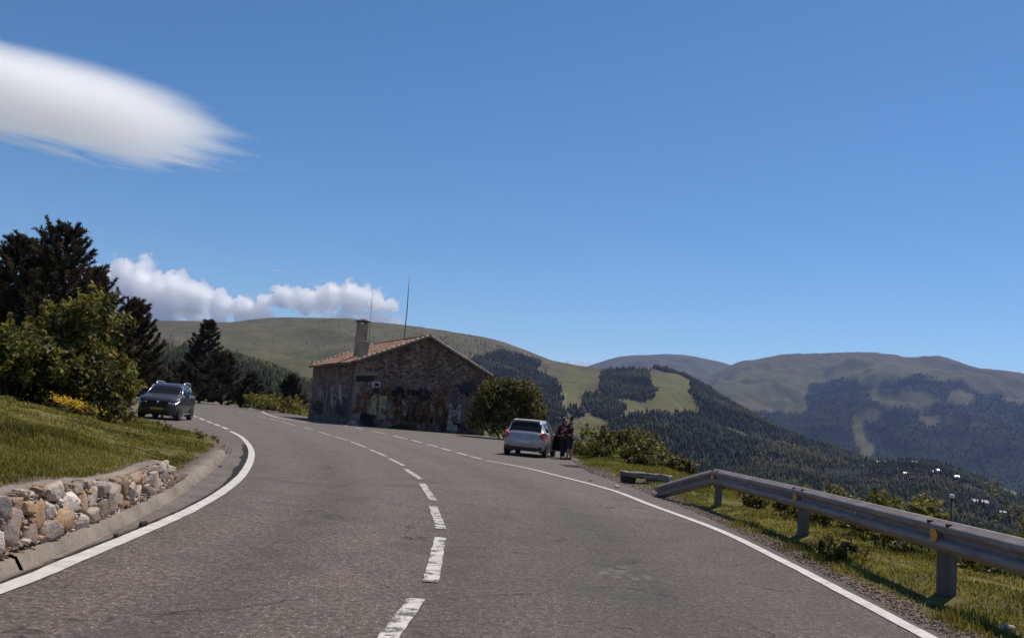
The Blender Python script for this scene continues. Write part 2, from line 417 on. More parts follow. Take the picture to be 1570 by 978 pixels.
road = fast_mesh('road', np.stack([Xr, Yr, np.zeros_like(Xr)], -1).reshape(-1, 3), np.stack([i, i + 1, i + nc + 1, i + nc], -1).reshape(-1, 4), m_asphalt, attrs={'track': track, 'drip': drip})
tag(road, 'worn grey asphalt road curving left with a paved lay-by', kind='structure')

# ---- painted lines
def resample(pts, step):
    P = np.array(pts, float); n = len(P); out = []
    for k in range(n - 1):
        p0, p1, p2, p3 = P[max(k-1, 0)], P[k], P[k+1], P[min(k+2, n-1)]
        m = max(2, int(np.linalg.norm(p2 - p1) / step) + 1)
        for t in np.arange(m) / m:
            out.append(0.5 * ((2*p1) + (-p0+p2)*t + (2*p0-5*p1+4*p2-p3)*t*t + (-p0+3*p1-3*p2+p3)*t**3))
    out.append(P[-1]); Q = np.array(out); s = np.concatenate([[0], np.cumsum(np.linalg.norm(np.diff(Q, axis=0), axis=1))])
    ss = np.arange(0, s[-1], step); return np.stack([np.interp(ss, s, Q[:, 0]), np.interp(ss, s, Q[:, 1])], -1)
def ribbon(name, pts, width, z, mat, wear=0.3, step=0.12, ragged=0.003, taper=False):
    Q = resample(pts, min(step, 0.2)); d = np.gradient(Q, axis=0); d /= np.linalg.norm(d, axis=1, keepdims=True) + 1e-9
    nrm = np.stack([d[:, 1], -d[:, 0]], -1); w = width / 2
    r1 = 1 + ragged / w * 2 * vnoise(Q[:, 0] * 7, Q[:, 1] * 7); r2 = 1 + ragged / w * 2 * vnoise(Q[:, 0] * 7 + 50, Q[:, 1] * 7)
    A = Q - nrm * w * r1[:, None]; B = Q + nrm * w * r2[:, None]
    V = np.concatenate([np.c_[A, np.full(len(A), z)], np.c_[Q, np.full(len(A), z)], np.c_[B, np.full(len(B), z)]])
    n = len(Q); i = np.arange(n - 1)
    Fq = np.concatenate([np.stack([i, i + n, i + n + 1, i + 1], -1), np.stack([i + n, i + 2*n, i + 2*n + 1, i + n + 1], -1)])
    return V, Fq, np.full(len(V), wear)
def joined(name, parts, mat, label):
    V, Fq, W, o = [], [], [], 0
    for v, f, w in parts: V.append(v); Fq.append(f + o); W.append(w); o += len(v)
    ob = fast_mesh(name, np.vstack(V), np.vstack(Fq), mat, attrs={'wear': np.concatenate(W)})
    return tag(ob, label, kind='structure')
def px_line(l): return [tuple(at(x, y)[:2]) for x, y in l]
LL = [(-3.05, -12), (-3.12, 1), (-3.2, 5.2)] + px_line([(46,887),(110,860),(221,814),(294,781),(342,753),(372,727),(385,702),(383,685),(370,670),(353,661)])
parts = [ribbon('l', LL, 0.15, 0.008, None, 0.15, 0.15)]
def dashes(pairs, width, wear):
    return [ribbon('d', [at(*a)[:2], (at(*a)[:2] + at(*b)[:2]) / 2, at(*b)[:2]], width, 0.008, None, wear, 0.08, ragged=0.004) for a, b in pairs]
parts += dashes([((349,658),(341,654.5)),((337,653),(329,650)),((325,648.5),(317,645.5)),((313,644),(306,641)),((302,639.5),(296,637.3)),((292,636),(287,634)),((283,632.6),(278,630.8))], 0.18, 0.35)
joined('road_marking', parts, m_paint, 'white edge line hugging the kerb of the inside bend')
CD = [((590,985),(640,917)),((660,893),(675,824)),((676,811),(664,776)),((664,767),(647,741)),((645,735),(622,719)),((619,714),(597,703)),((592,699.5),(567,689)),((561,686),(538,677)),
      ((533,675),(512,669)),((507,667),(488,661.5)),((480,659),(466,655)),((453,652),(431,645.8)),((427,645),(413,641.6)),((409,641),(395,637.8)),((389,636.3),(376,634)),((373,633),(365,631.3)),((356,630),(347,628.3)),((341,627.6),(330,625.7)),((320,624.2),(308,622.3)),((298,620.8),(288,619.4)),((280,618.4),(270,617))]
joined('road_marking', dashes(CD, 0.13, 0.7), m_paint, 'broken white centre line, cracked and worn')
RL = [(3.4, -12), (3.42, 3)] + px_line([(1425,978),(1300,912),(1200,860),(1100,812),(1000,775),(940,752),(870,733),(800,716),(742,705.5)])
RD = [((739,703.8),(720,699.2)),((717,698.2),(700,693.6)),((692,691.2),(676,687)),((671,685),(655,681)),((646,678.5),(631,674.5)),((625,673),(603,668)),((590,665),(571,661)),((555,658),(545,655.5)),((533,653),(510,648))]
fr = [(-13.5, 59.5), (-17.5, 67), (-21.5, 78), (-29, 100), (-42, 127), (-60, 158), (-85, 192)]
joined('road_marking', [ribbon('r', RL, 0.15, 0.008, None, 0.25, 0.15)] + dashes(RD, 0.15, 0.35) + [ribbon('f', fr, 0.2, 0.008, None, 0.3, 0.4)], m_paint, 'white outer edge line running past the lay-by')

# ---- kerb, gutter, tar joint
def sweep(name, ys, prof, mat, xf, label, jit=0.0, seed=0):
    """prof: list of (offset to the right of xf, z); swept along y"""
    x0 = xf(ys); d = np.gradient(x0, ys); nx = 1 / np.sqrt(1 + d * d); ny = -d * nx
    rng = np.random.default_rng(seed); V = []
    for o, z in prof:
        jj = jit * vnoise(ys * 3.1 + o * 9, ys * 0 + z * 40)
        V.append(np.stack([x0 + nx * (o + jj), ys + ny * (o + jj), np.maximum(z + jit * 0.6 * vnoise(ys * 4 + 9, ys * 0 + z * 30 + o), -0.05)], -1))
    n = len(ys); V = np.concatenate(V); i = np.arange(n - 1); Q = []
    for k in range(len(prof) - 1): Q.append(np.stack([i + k*n, i + k*n + 1, i + (k+1)*n + 1, i + (k+1)*n], -1))
    o = fast_mesh(name, V, np.concatenate(Q), mat, smooth=False)
    return tag(o, label, kind='structure')
kp = [(-0.34, 0.03), (-0.30, 0.108), (-0.10, 0.108), (-0.06, 0.096), (0.0, -0.02)]
sweep('kerb', np.arange(6.418, 20.6, 0.10), kp, m_kerb, K_x, 'sloped concrete kerb below the stone wall', 0.012)
sweep('kerb', np.arange(-3, 6.41, 0.10), [(a, b - 0.012) for a, b in kp], m_kerb, lambda y: K_x(y) - 0.015, 'nearest kerb length beyond the open joint', 0.01)
LLr = resample(LL, 0.15); LLx = lambda y: np.interp(y, LLr[:, 1], LLr[:, 0])
gy = np.arange(-3, 27, 0.15)
def between(name, ys, xa, xb, z, mat, label, n=6, jit=0.02):
    T = np.linspace(0, 1, n); Yg, Tg = np.meshgrid(ys, T, indexing='ij'); A, B = xa(ys)[:, None], xb(ys)[:, None]
    X = A * (1 - Tg) + B * Tg + jit * vnoise(Yg * 5, Tg * 3) * ((Tg == 0) | (Tg == 1))
    i = np.arange(len(ys) - 1)[:, None] * n + np.arange(n - 1)[None]
    o = fast_mesh(name, np.stack([X, Yg, np.full_like(X, z)], -1).reshape(-1, 3), np.stack([i, i+1, i+n+1, i+n], -1).reshape(-1, 4), mat)
    return tag(o, label, kind='structure')
between('gutter', np.arange(-3, 25.5, 0.15), lambda y: K_x(y) - 0.06, lambda y: np.maximum(LLx(y) - 0.13, K_x(y) + 0.02), 0.004, m_gutter, 'dusty concrete gutter between kerb and white line')
tw = lambda y: 0.02 + 0.11 * sstep(12, 19, y) + 0.05 * vnoise(y * 1.3, y * 0) * sstep(12, 16, y)
between('gutter_joint', np.arange(2, 25.5, 0.1), lambda y: LLx(y) - 0.10 - tw(y), lambda y: LLx(y) - 0.085, 0.0062, m_tar, 'dark broken joint along the white line', 3, 0.015)
between('gutter', np.arange(6.9, 20.5, 0.08), lambda y: K_x(y) - 0.01, lambda y: K_x(y) + 0.03, 0.0075, m_kerb, 'pale seam of mortar at the kerb foot', 3, 0.012)

# ================================================================== far terrain: hills, forests, valley
def mat_hill():
    M = MT('hill_pasture'); v = M.coord('Object')
    a = M.noise(v, 0.0016, 8, 0.62); b = M.noise(v, 0.012, 6, 0.65); c3 = M.noise(v, 0.06, 4, 0.7)
    g = M.ramp(b, [(0.28, (0.060, 0.056, 0.028)), (0.50, (0.106, 0.098, 0.048)), (0.72, (0.155, 0.125, 0.070))])
    g = M.mix(M.ramp(a, [(0.40, 0.0), (0.65, 0.6)]), g, (0.126, 0.101, 0.066))
    g = M.mix(M.attr('green'), g, (0.128, 0.124, 0.048))
    g = M.mix(M.attr('scrub'), g, (0.040, 0.042, 0.028))
    f = M.ramp(c3, [(0.30, (0.012, 0.015, 0.012)), (0.60, (0.026, 0.030, 0.021)), (0.8, (0.042, 0.045, 0.030))])
    col = M.mix(M.attr('forest'), g, f)
    col = M.mix(M.attr('bare'), col, (0.22, 0.19, 0.14))
    M.base(col); M.set(0.95, 0, 0.05); M.bump(M.math('ADD', b, M.math('MULTIPLY', c3, 0.6)), 0.7, 6.0)
    return M.m
m_hill = mat_hill()
def inpoly(px, py, poly):
    poly = np.array(poly, float); r = np.zeros(px.shape, bool); n = len(poly); j = n - 1
    for i in range(n):
        xi, yi = poly[i]; xj, yj = poly[j]
        c = ((yi > py) != (yj > py)) & (px < (xj - xi) * (py - yi) / (yj - yi + 1e-12) + xi); r ^= c; j = i
    return r
def layer(name, crest, Dc, Df, zf, label, masks, amp=0.0, power=1.0, nx=420, nv=110, back=0.6, xr=(-300, 1900), noise_s=1/400., dull=0.0):
    """one ridge: crest given by its skyline, standing at distance Dc(px); foot at Df, height zf; a back slope behind it."""
    xs = np.linspace(xr[0], xr[1], nx); c = np.array(crest, float)
    cy = np.interp(xs, c[:, 0], c[:, 1])
    k = 5; ker = np.hanning(2*k+1); ker /= ker.sum(); cy = np.convolve(np.pad(cy, k, mode='edge'), ker, 'valid')
    Dcv = np.interp(xs, *np.array(Dc, float).T) if hasattr(Dc, '__len__') else np.full(nx, float(Dc))
    Dfv = np.interp(xs, *np.array(Df, float).T) if hasattr(Df, '__len__') else np.full(nx, float(Df))
    az, zc = np.zeros(nx), np.zeros(nx)
    for i in range(nx):
        d = ray(xs[i], cy[i]); h = math.hypot(d[0], d[1]); az[i] = math.atan2(d[0], d[1]); zc[i] = CAMH + d[2] / h * Dcv[i]
    zfv = np.minimum(zf, zc - 5)
    vv = np.concatenate([np.linspace(0, 1, nv), 1 + np.linspace(0.03, 1, 12) * back])
    A, Vv = np.meshgrid(az, vv, indexing='ij')
    D = Dfv[:, None] + (Dcv - Dfv)[:, None] * Vv
    t = np.clip(Vv, 0, 1) ** power
    Z = zfv[:, None] + (zc - zfv)[:, None] * t
    Z = Z - (zc - zfv)[:, None] * np.clip(Vv - 1, 0, 9) ** 1.5 * 1.4
    X, Y = D * np.sin(A), D * np.cos(A)
    env = np.clip(4 * Vv * (1 - Vv), 0, 1) ** 0.8
    rn = np.abs(fbm(X * noise_s, Y * noise_s, octv=5)); Z = Z + amp * env * (0.35 - rn * 1.6) + amp * 0.06 * fbm(X * noise_s * 6, Y * noise_s * 6, octv=3)
    P = np.stack([X, Y, Z], -1).reshape(-1, 3)
    px, py = project(P)
    w1 = 5 * fbm(X.ravel() * noise_s * 3, Y.ravel() * noise_s * 3, octv=4); w2 = 5 * fbm(X.ravel() * noise_s * 3 + 99, Y.ravel() * noise_s * 3, octv=4)
    at_ = {k_: np.zeros(len(P)) for k_ in ('forest', 'scrub', 'green', 'bare')}; at_['scrub'] += dull
    for kind, poly, val, warp in masks:
        m = inpoly(px + w1 * warp, py + w2 * warp * 0.6, poly)
        if val <= -2: continue
        if val >= 0: at_[kind][m] = val
        else: at_[kind][m] = np.maximum(at_[kind][m], 0) * 0
    n = len(vv); fm = at_['forest'].reshape(nx, n); bl = fm.copy()
    for _ in range(3):
        p_ = np.pad(bl, 1, mode='edge'); bl = (p_[1:-1, 1:-1] * 2 + p_[:-2, 1:-1] + p_[2:, 1:-1] + p_[1:-1, :-2] + p_[1:-1, 2:]) / 6
    tex = fbm(X * noise_s * 9, Y * noise_s * 9, octv=3); soft = sstep(0.30, 0.75, bl + tex * 0.55 * (bl > 0.02) * (bl < 0.98)); at_['forest'] = soft.ravel()
    for kind, poly, val, warp in masks:
        if val == -2:
            m = inpoly(px + w1 * warp, py + w2 * warp * 0.6, poly); soft = soft.copy(); soft.ravel()[m] = 0; bl.ravel()[m] = 0; at_['forest'] = soft.ravel()
    i = np.arange(nx - 1)[:, None] * n + np.arange(n - 1)[None]
    o = fast_mesh(name, P, np.stack([i, i + n, i + n + 1, i + 1], -1).reshape(-1, 4), m_hill, smooth=True, attrs=at_)
    tag(o, label, kind='structure')
    return dict(P=P.reshape(nx, n, 3), px=px.reshape(nx, n), py=py.reshape(nx, n), forest=np.clip(soft * 0.8 + bl * 0.35, 0, 1), scrub=at_['scrub'].reshape(nx, n), nv=nv, nx=nx)

ALL = [(-9999, -9999), (9999, -9999), (9999, 9999), (-9999, 9999)]
# far range
far_crest = [(-400,600),(700,620),(860,580),(905,558),(930,551),(960,545.5),(1000,542.5),(1030,543),(1055,543.5),(1080,549),(1110,557),(1140,562),(1200,575),(1300,600),(1900,640)]
L_far = layer('mountain', far_crest, 9000, 5200, -120, 'bare brown mountain crest at the back of the range', [
    ('green', [(905,590),(1010,560),(1100,575),(1090,620),(905,620)], 0.5, 1)], amp=240, power=0.9, nx=300, nv=70, xr=(500, 1900), noise_s=1/1100., back=0.35, dull=0.42)
main_crest = [(-400,700),(700,660),(1000,610),(1060,590),(1100,570),(1130,556),(1160,551),(1190,545.5),(1220,542),(1260,541),(1290,540),(1320,540.5),(1345,541.5),(1370,544),(1390,547),(1415,545.5),(1440,545),(1455,549),(1475,555),(1500,563),(1520,566),(1545,569),(1570,575),(1650,588),(1750,600),(1900,610)]
F = 'forest'
L_main = layer('mountain', main_crest, 7200, 3600, -130, 'broad mountain massif with bluish forested lower slopes', [
    ('green', [(1100,600),(1130,575),(1160,562),(1260,552),(1400,556),(1500,575),(1240,640),(1110,615)], 0.65, 2),
    (F, [(880,900),(880,640),(1060,618),(1130,632),(1170,630),(1215,632),(1243,633),(1236,612),(1240,592),(1290,578),(1330,590),(1370,585),(1405,574),(1440,584),(1480,582),(1500,606),(1540,600),(1600,612),(1900,630),(1900,900)], 1.0, 2.2),
    ('scrub', [(1300,582),(1460,580),(1500,640),(1420,650),(1330,640)], 0.55, 3),
    (F, [(1330,598),(1372,606),(1400,600),(1440,612),(1432,626),(1380,624),(1345,618)], -1, 2.0),
    (F, [(1452,600),(1480,594),(1500,612),(1470,622),(1448,616)], -1, 2.0),
    (F, [(1300,636),(1345,632),(1352,642),(1312,646)], -1, 1.6),
    (F, [(1405,640),(1465,640),(1460,650),(1420,654)], -1, 1.5),
    (F, [(1480,650),(1540,648),(1540,653),(1490,655)], -1, 1.2),
    (F, [(1530,605),(1600,598),(1600,622),(1545,618)], -1, 1.5),
    (F, [(1306,640),(1322,640),(1324,662),(1330,678),(1341,684),(1338,698),(1322,706),(1298,708),(1294,704),(1316,698),(1322,690),(1312,680),(1308,662)], -2, 0.5),
    ('green', [(1300,636),(1330,636),(1345,684),(1340,702),(1290,712),(1290,700),(1312,690)], 0.8, 0.3)],
    amp=250, power=0.95, nx=420, nv=120, xr=(860, 1900), noise_s=1/900., back=0.5, dull=0.36)
# big pasture hill on the left falling to the forested spur
hill_crest = [(-400,500),(100,493),(215,491.5),(300,492),(345,493.5),(380,490),(410,487),(470,486.5),(530,488),(580,495),(640,500.5),(700,509),(760,520),(800,534),(840,551),(865,556),(890,560),(910,562.5),(940,566),(975,564),(1003,562.5),(1025,566),(1050,574),(1080,592),(1110,612),(1150,632),(1190,652),(1230,672),(1290,695),(1400,735),(1600,790),(1900,850)]
L_hill = layer('hill', hill_crest, [(-400, 3000), (500, 3000), (900, 2900), (1010, 2600), (1300, 2000), (1900, 1800)], [(-400, 900), (700, 800), (1100, 900), (1900, 1300)], -70, 'rounded pasture hill dropping to a forested spur', [
    ('green', [(215,530),(470,500),(560,560),(480,600),(215,600)], 0.35, 2),
    ('green', [(840,650),(870,560),(900,570),(1060,575),(1080,635),(920,680)], 0.7, 1),
    ('scrub', [(640,510),(720,520),(800,545),(840,560),(820,600),(720,575)], 0.30, 3),
    (F, [(727,545),(760,538),(790,545),(826,552),(815,572),(836,576),(853,588),(861,608),(858,628),(872,648),(866,680),(720,700),(700,590)], 1.0, 1.4),
    (F, [(921,568),(955,566),(990,570),(997,590),(1003,610),(985,618),(940,612),(918,600)], 1.0, 0.9),
    (F, [(890,606),(912,602),(945,616),(962,622),(950,640),(930,648),(915,640),(893,634)], 1.0, 1.2),
    (F, [(873,640),(878,622),(890,626),(893,640),(884,646)], 1.0, 0.8),
    (F, [(935,648),(960,640),(990,634),(1030,636),(1075,632),(1062,618),(1055,600),(1060,585),(1040,575),(1010,570),(996,566),(1003,560),(1100,560),(1400,700),(1400,900),(880,900),(905,690),(920,668)], 1.0, 0.8),
    (F, [(1112,652),(1145,666),(1140,672),(1108,660)], -2, 0.4),
    (F, [(850,650),(910,655),(930,670),(880,690)], -1, 1.0),
    ('bare', [(900,668),(935,664),(935,667),(905,672)], 0.8, 0.2), ('bare', [(857,640),(864,618),(868,600),(870,600),(867,622),(861,645)], 0.5, 0.3)],
    amp=60, power=1.15, nx=620, nv=150, xr=(-400, 1900), noise_s=1/520., back=0.4, dull=0.14)
# low wooded ridge with the village
vil_crest = [(300,700),(820,690),(880,664),(930,668),(985,674),(1030,686),(1090,694),(1160,692),(1215,688),(1260,699),(1300,704.5),(1340,705.5),(1400,705.5),(1440,709.5),(1470,720),(1520,741),(1570,763),(1650,790),(1900,850)]
L_vil = layer('hill', vil_crest, [(300, 1300), (1000, 1500), (1300, 1900), (1900, 1700)], 420, -85, 'low dark wooded ridge carrying the village', [
    (F, ALL, 1.0, 0), (F, [(1265,694),(1275,697),(1300,706),(1308,712),(1280,712),(1270,704)], -2, 0.3), ('green', [(1260,690),(1312,690),(1312,716),(1260,716)], 0.8, 0),
    (F, [(1515,741),(1540,745),(1567,750),(1572,757),(1552,761),(1535,752)], -2, 0.4), ('green', [(1500,735),(1580,735),(1580,768),(1500,768)], 0.8, 0),
    (F, [(1060,693),(1130,699),(1175,705),(1175,708),(1120,704),(1060,697)], -2, 0.2), ('bare', [(1060,693),(1130,699),(1175,705),(1175,708),(1120,704),(1060,697)], 0.7, 0.2),
    (F, [(1485,745),(1508,752),(1500,757),(1480,750)], -1, 0.5), ('scrub', [(1480,740),(1512,740),(1512,760),(1480,760)], 0.4, 0.5),
    (F, [(960,674),(992,682),(1000,690),(975,686)], -1, 0.6)],
    amp=9, power=1.0, nx=420, nv=110, xr=(500, 1900), noise_s=1/160., back=0.8)
# nearer dark forest shoulder on the left
sh_crest = [(-400,540),(100,536),(215,534),(300,536),(345,544),(380,552),(420,566),(470,587),(520,602),(600,625),(760,668)]
L_sh = layer('hill', sh_crest, 780, 300, -14, 'dark forested shoulder behind the roadside pines', [(F, ALL, 1.0, 0)], amp=4, power=1.0, nx=260, nv=60, xr=(-400, 760), noise_s=1/90., back=0.8)
# valley floor out to the horizon
bmv = bmesh.new(); bmv.faces.new([bmv.verts.new(c) for c in ((-9700, -1400, -175), (9700, -1400, -175), (9700, 11100, -175), (-9700, 11100, -175))])
tag(bm_obj('valley_floor', bmv, m_hill), 'low valley floor under the hills', kind='structure')

# ---- forest trees: small conifers in one mesh per wood
def mat_forest():
    M = MT('conifer_mass'); c = M.ramp(M.attr('tint'), [(0.0, (0.012, 0.015, 0.010)), (0.5, (0.026, 0.030, 0.017)), (0.8, (0.046, 0.048, 0.024)), (1.0, (0.085, 0.082, 0.036))])
    M.base(c); M.set(0.95, 0, 0.05); return M.m
m_forest = mat_forest()
def forest(L, n, hmin, hmax, label, kmin=0.5, key='forest', seed=1, cull=None, sides=6):
    rng = np.random.default_rng(seed); nx, nv = L['nx'], L['nv']
    mk = L[key][:, :nv]; P = L['P']; w = np.where(mk > 0.06, mk ** 1.5, 0)[:-1, :-1]
    px, py = L['px'][:, :nv], L['py'][:, :nv]
    # weight by ground area, only where it could be in or near the frame
    a = np.linalg.norm(P[1:, :nv-1] - P[:-1, :nv-1], axis=-1) * np.linalg.norm(P[:-1, 1:nv] - P[:-1, :nv-1], axis=-1)
    vis = (px[:-1, :-1] > -120) & (px[:-1, :-1] < 1690) & (py[:-1, :-1] < 860)
    if cull is not None: vis &= cull(px[:-1, :-1], py[:-1, :-1])
    w = w * a * vis; s = w.sum()
    if s <= 0: return
    idx = rng.choice(w.size, n, p=(w / s).ravel()); i, j = np.divmod(idx, nv - 1); u, v = rng.random(n)[:, None], rng.random(n)[:, None]
    B = (P[i, j] * (1-u) + P[i+1, j] * u) * (1-v) + (P[i, j+1] * (1-u) + P[i+1, j+1] * u) * v
    h = (hmin + (hmax - hmin) * rng.random(n) ** 1.4) * np.where(rng.random(n) < 0.08, 1.3, 1); r = h * rng.uniform(0.17, 0.30, n)
    # template: two stacked ragged cones
    k = sides; ang = np.arange(k) * 2 * PI / k
    T = [];
    for z0, rr in ((0.06, 1.0), (0.38, 0.78)):
        for t in range(k):
            q = 1.0 if t % 2 else 0.72; T.append((math.cos(ang[t]) * rr * q, math.sin(ang[t]) * rr * q, z0 + (0.05 if t % 2 else 0.0)))
    T.append((0, 0, 0.62)); T.append((0, 0, 1.0)); T = np.array(T)
    Ft = [(t, (t+1) % k, 2*k) for t in range(k)] + [(k+t, k+(t+1) % k, 2*k+1) for t in range(k)]
    rot = rng.random(n) * 2 * PI; c, s_ = np.cos(rot)[:, None], np.sin(rot)[:, None]
    lean = rng.normal(0, 0.05, (n, 2))
    jit = rng.uniform(0.75, 1.25, (n, len(T)))
    X = (T[None, :, 0] * c - T[None, :, 1] * s_) * r[:, None] * jit + lean[:, :1] * T[None, :, 2] * h[:, None]
    Y = (T[None, :, 0] * s_ + T[None, :, 1] * c) * r[:, None] * jit + lean[:, 1:] * T[None, :, 2] * h[:, None]
    Z = T[None, :, 2] * h[:, None] - 0.8
    V = np.stack([X, Y, Z], -1) + B[:, None, :]
    Ff = np.array(Ft)[None] + (np.arange(n) * len(T))[:, None, None]
    tint = np.repeat(np.clip(rng.normal(0.42, 0.22, n) + 0.8 * fbm(B[:, 0] / 90, B[:, 1] / 90, octv=3), 0, 1), len(T))
    o = fast_mesh('forest', V.reshape(-1, 3), Ff.reshape(-1, 3), m_forest, attrs={'tint': tint})
    return tag(o, label, 'forest', kind='stuff')
forest(L_sh, 15000, 4.5, 8, 'dense conifer wood on the near left shoulder', seed=2)
forest(L_vil, 26000, 5, 11, 'conifer wood covering the village ridge', seed=3, sides=5)
forest(L_hill, 30000, 6, 14, 'conifer woods in patches on the pasture hill and spur', seed=4, sides=5, cull=lambda x, y: y < 720)
forest(L_main, 30000, 8, 17, 'far bluish forest on the lower massif', seed=5, sides=4)
Lq = dict(L_hill); Lq['scrub'] = L_hill['scrub'] * (L_hill['scrub'] > 0.2)
forest(Lq, 700, 4, 9, 'scattered small pines on the upper pasture', key='scrub', seed=6, sides=5)
# lone bushes dotted over the pasture
Ls = dict(L_hill); sc0 = np.zeros_like(L_hill['scrub']); mpx, mpy = L_hill['px'], L_hill['py']
sc0[(mpx > 215) & (mpx < 900) & (mpy < 600)] = 1.0; Ls['scrub'] = sc0 * (L_hill['forest'] < 0.5)
forest(Ls, 420, 3, 8, 'lone dark bushes dotted over the open pasture', key='scrub', seed=8, sides=6)

# ---- haze
def make_haze():
    bm = bmesh.new(); box(bm, (-9800, -1500, -176.5), (9800, 11200, 1050)); 
    m = bpy.data.materials.new('haze'); m.use_nodes = True; t = m.node_tree; t.nodes.clear()
    o = t.nodes.new('ShaderNodeOutputMaterial'); v = t.nodes.new('ShaderNodeVolumePrincipled')
    v.inputs['Color'].default_value = (0.36, 0.50, 1.0, 1); v.inputs['Density'].default_value = 3.6e-5; v.inputs['Anisotropy'].default_value = 0.3
    t.links.new(v.outputs[0], o.inputs['Volume'])
    h = bm_obj('haze', bm, m); tag(h, 'thin blue mountain haze', 'haze', kind='stuff')
make_haze()

# ================================================================== clouds (real volumes, outside the haze)
def cloud_mat(name, dens, color=(1, 1, 1), aniso=0.2):
    m = bpy.data.materials.new(name); m.use_nodes = True; t = m.node_tree; t.nodes.clear()
    o = t.nodes.new('ShaderNodeOutputMaterial'); v = t.nodes.new('ShaderNodeVolumePrincipled')
    v.inputs['Color'].default_value = tuple(color) + (1,); v.inputs['Density'].default_value = dens; v.inputs['Anisotropy'].default_value = aniso
    t.links.new(v.outputs[0], o.inputs['Volume']); return m, t, v
def cumulus(label, lobes, y, dens, seed, depth=1.0, rate=0.10, rough=0.62, amp=1.45, base=None):
    """heaped cloud: a box holding a density made of round lobes (photo px, radius px), torn by fractal noise"""
    u = y / FPX; L3 = np.array([[*atd(px, py, y), r * u] for px, py, r in lobes])
    lo = (L3[:, :3] - L3[:, 3:] * 1.35).min(0); hi = (L3[:, :3] + L3[:, 3:] * 1.35).max(0); c = (lo + hi) / 2
    bm = bmesh.new(); box(bm, tuple(lo - c), tuple(hi - c)); m, t, v = cloud_mat('cloud', dens, aniso=0.8)
    m.cycles.volume_step_rate = rate
    o = bm_obj('cloud', bm, m); o.location = c
    n = t.nodes; K = t.links.new; tc = n.new('ShaderNodeTexCoord')
    best = None; rng = np.random.default_rng(seed)
    for x, yy_, z, r in L3:
        s_ = n.new('ShaderNodeVectorMath'); s_.operation = 'DISTANCE'; K(tc.outputs['Object'], s_.inputs[0]); s_.inputs[1].default_value = (x - c[0], yy_ - c[1] + rng.uniform(-0.4, 0.4) * r, z - c[2])
        d_ = n.new('ShaderNodeMath'); d_.operation = 'MULTIPLY_ADD'; K(s_.outputs['Value'], d_.inputs[0]); d_.inputs[1].default_value = -1 / r; d_.inputs[2].default_value = 1.0
        # scale by radius so that big lobes are softer inside
        if best is None: best = d_.outputs[0]
        else:
            q = n.new('ShaderNodeMath'); q.operation = 'SMOOTH_MAX'; K(best, q.inputs[0]); K(d_.outputs[0], q.inputs[1]); q.inputs[2].default_value = 0.25; best = q.outputs[0]
    if base is not None:                       # flattish cloud base
        zb = atd(lobes[0][0], base, y)[2]; sp = n.new('ShaderNodeSeparateXYZ'); K(tc.outputs['Object'], sp.inputs[0])
        f = n.new('ShaderNodeMath'); f.operation = 'MULTIPLY_ADD'; K(sp.outputs[2], f.inputs[0]); f.inputs[1].default_value = 1 / (26 * u); f.inputs[2].default_value = -(zb - c[2]) / (26 * u) - 0.0
        # the base follows the photo's slight tilt
        g2 = n.new('ShaderNodeMath'); g2.operation = 'MULTIPLY_ADD'; K(sp.outputs[0], g2.inputs[0]); g2.inputs[1].default_value = 0.02 / (26 * u); K(f.outputs[0], g2.inputs[2])
        q = n.new('ShaderNodeMath'); q.operation = 'SMOOTH_MIN'; K(best, q.inputs[0]); K(g2.outputs[0], q.inputs[1]); q.inputs[2].default_value = 0.3; best = q.outputs[0]
    rm = float(np.median(L3[:, 3]))
    nz = n.new('ShaderNodeTexNoise'); K(tc.outputs['Object'], nz.inputs['Vector']); nz.inputs['Scale'].default_value = 1.2 / rm; nz.inputs['Detail'].default_value = 7; nz.inputs['Roughness'].default_value = rough; nz.inputs['Distortion'].default_value = 0.25
    a_ = n.new('ShaderNodeMath'); a_.operation = 'MULTIPLY_ADD'; K(nz.outputs['Fac'], a_.inputs[0]); a_.inputs[1].default_value = amp * 2; K(best, a_.inputs[2])
    mr = n.new('ShaderNodeMapRange'); mr.interpolation_type = 'SMOOTHSTEP'; K(a_.outputs[0], mr.inputs[0]); mr.inputs[1].default_value = amp + 0.08; mr.inputs[2].default_value = amp + 0.24; mr.inputs[3].default_value = 0; mr.inputs[4].default_value = dens
    K(mr.outputs[0], v.inputs['Density'])
    return tag(o, label, 'cloud')
CY_ = 14000
cumulus('long heaped white cloud rising behind the pines on the left', [(118,452,40),(165,444,42),(215,446,46),(262,452,40),(300,463,30),(338,471,24),(372,472,24),(402,479,14)], CY_, 0.032, 1, base=478)
cumulus('small puffy white cloud left of the tall antenna', [(408,462,16),(438,459,22),(472,461,21),(505,456,24),(540,455,27),(574,462,19),(600,467,12)], CY_, 0.032, 2, base=472)
cumulus('low white cloud strip just above the ridge behind the chimney', [(505,492,15),(530,490,18),(557,491,18),(585,493,16),(610,495,12)], CY_, 0.012, 4)
cumulus('tiny white cloud peeping over the saddle between two hills', [(872,561,9),(888,561,10),(902,563,8)], CY_, 0.012, 5)
cumulus('tiny white cloud low over the mountain at the right edge', [(1553,575,9),(1572,578,10),(1595,582,10)], CY_, 0.012, 6)

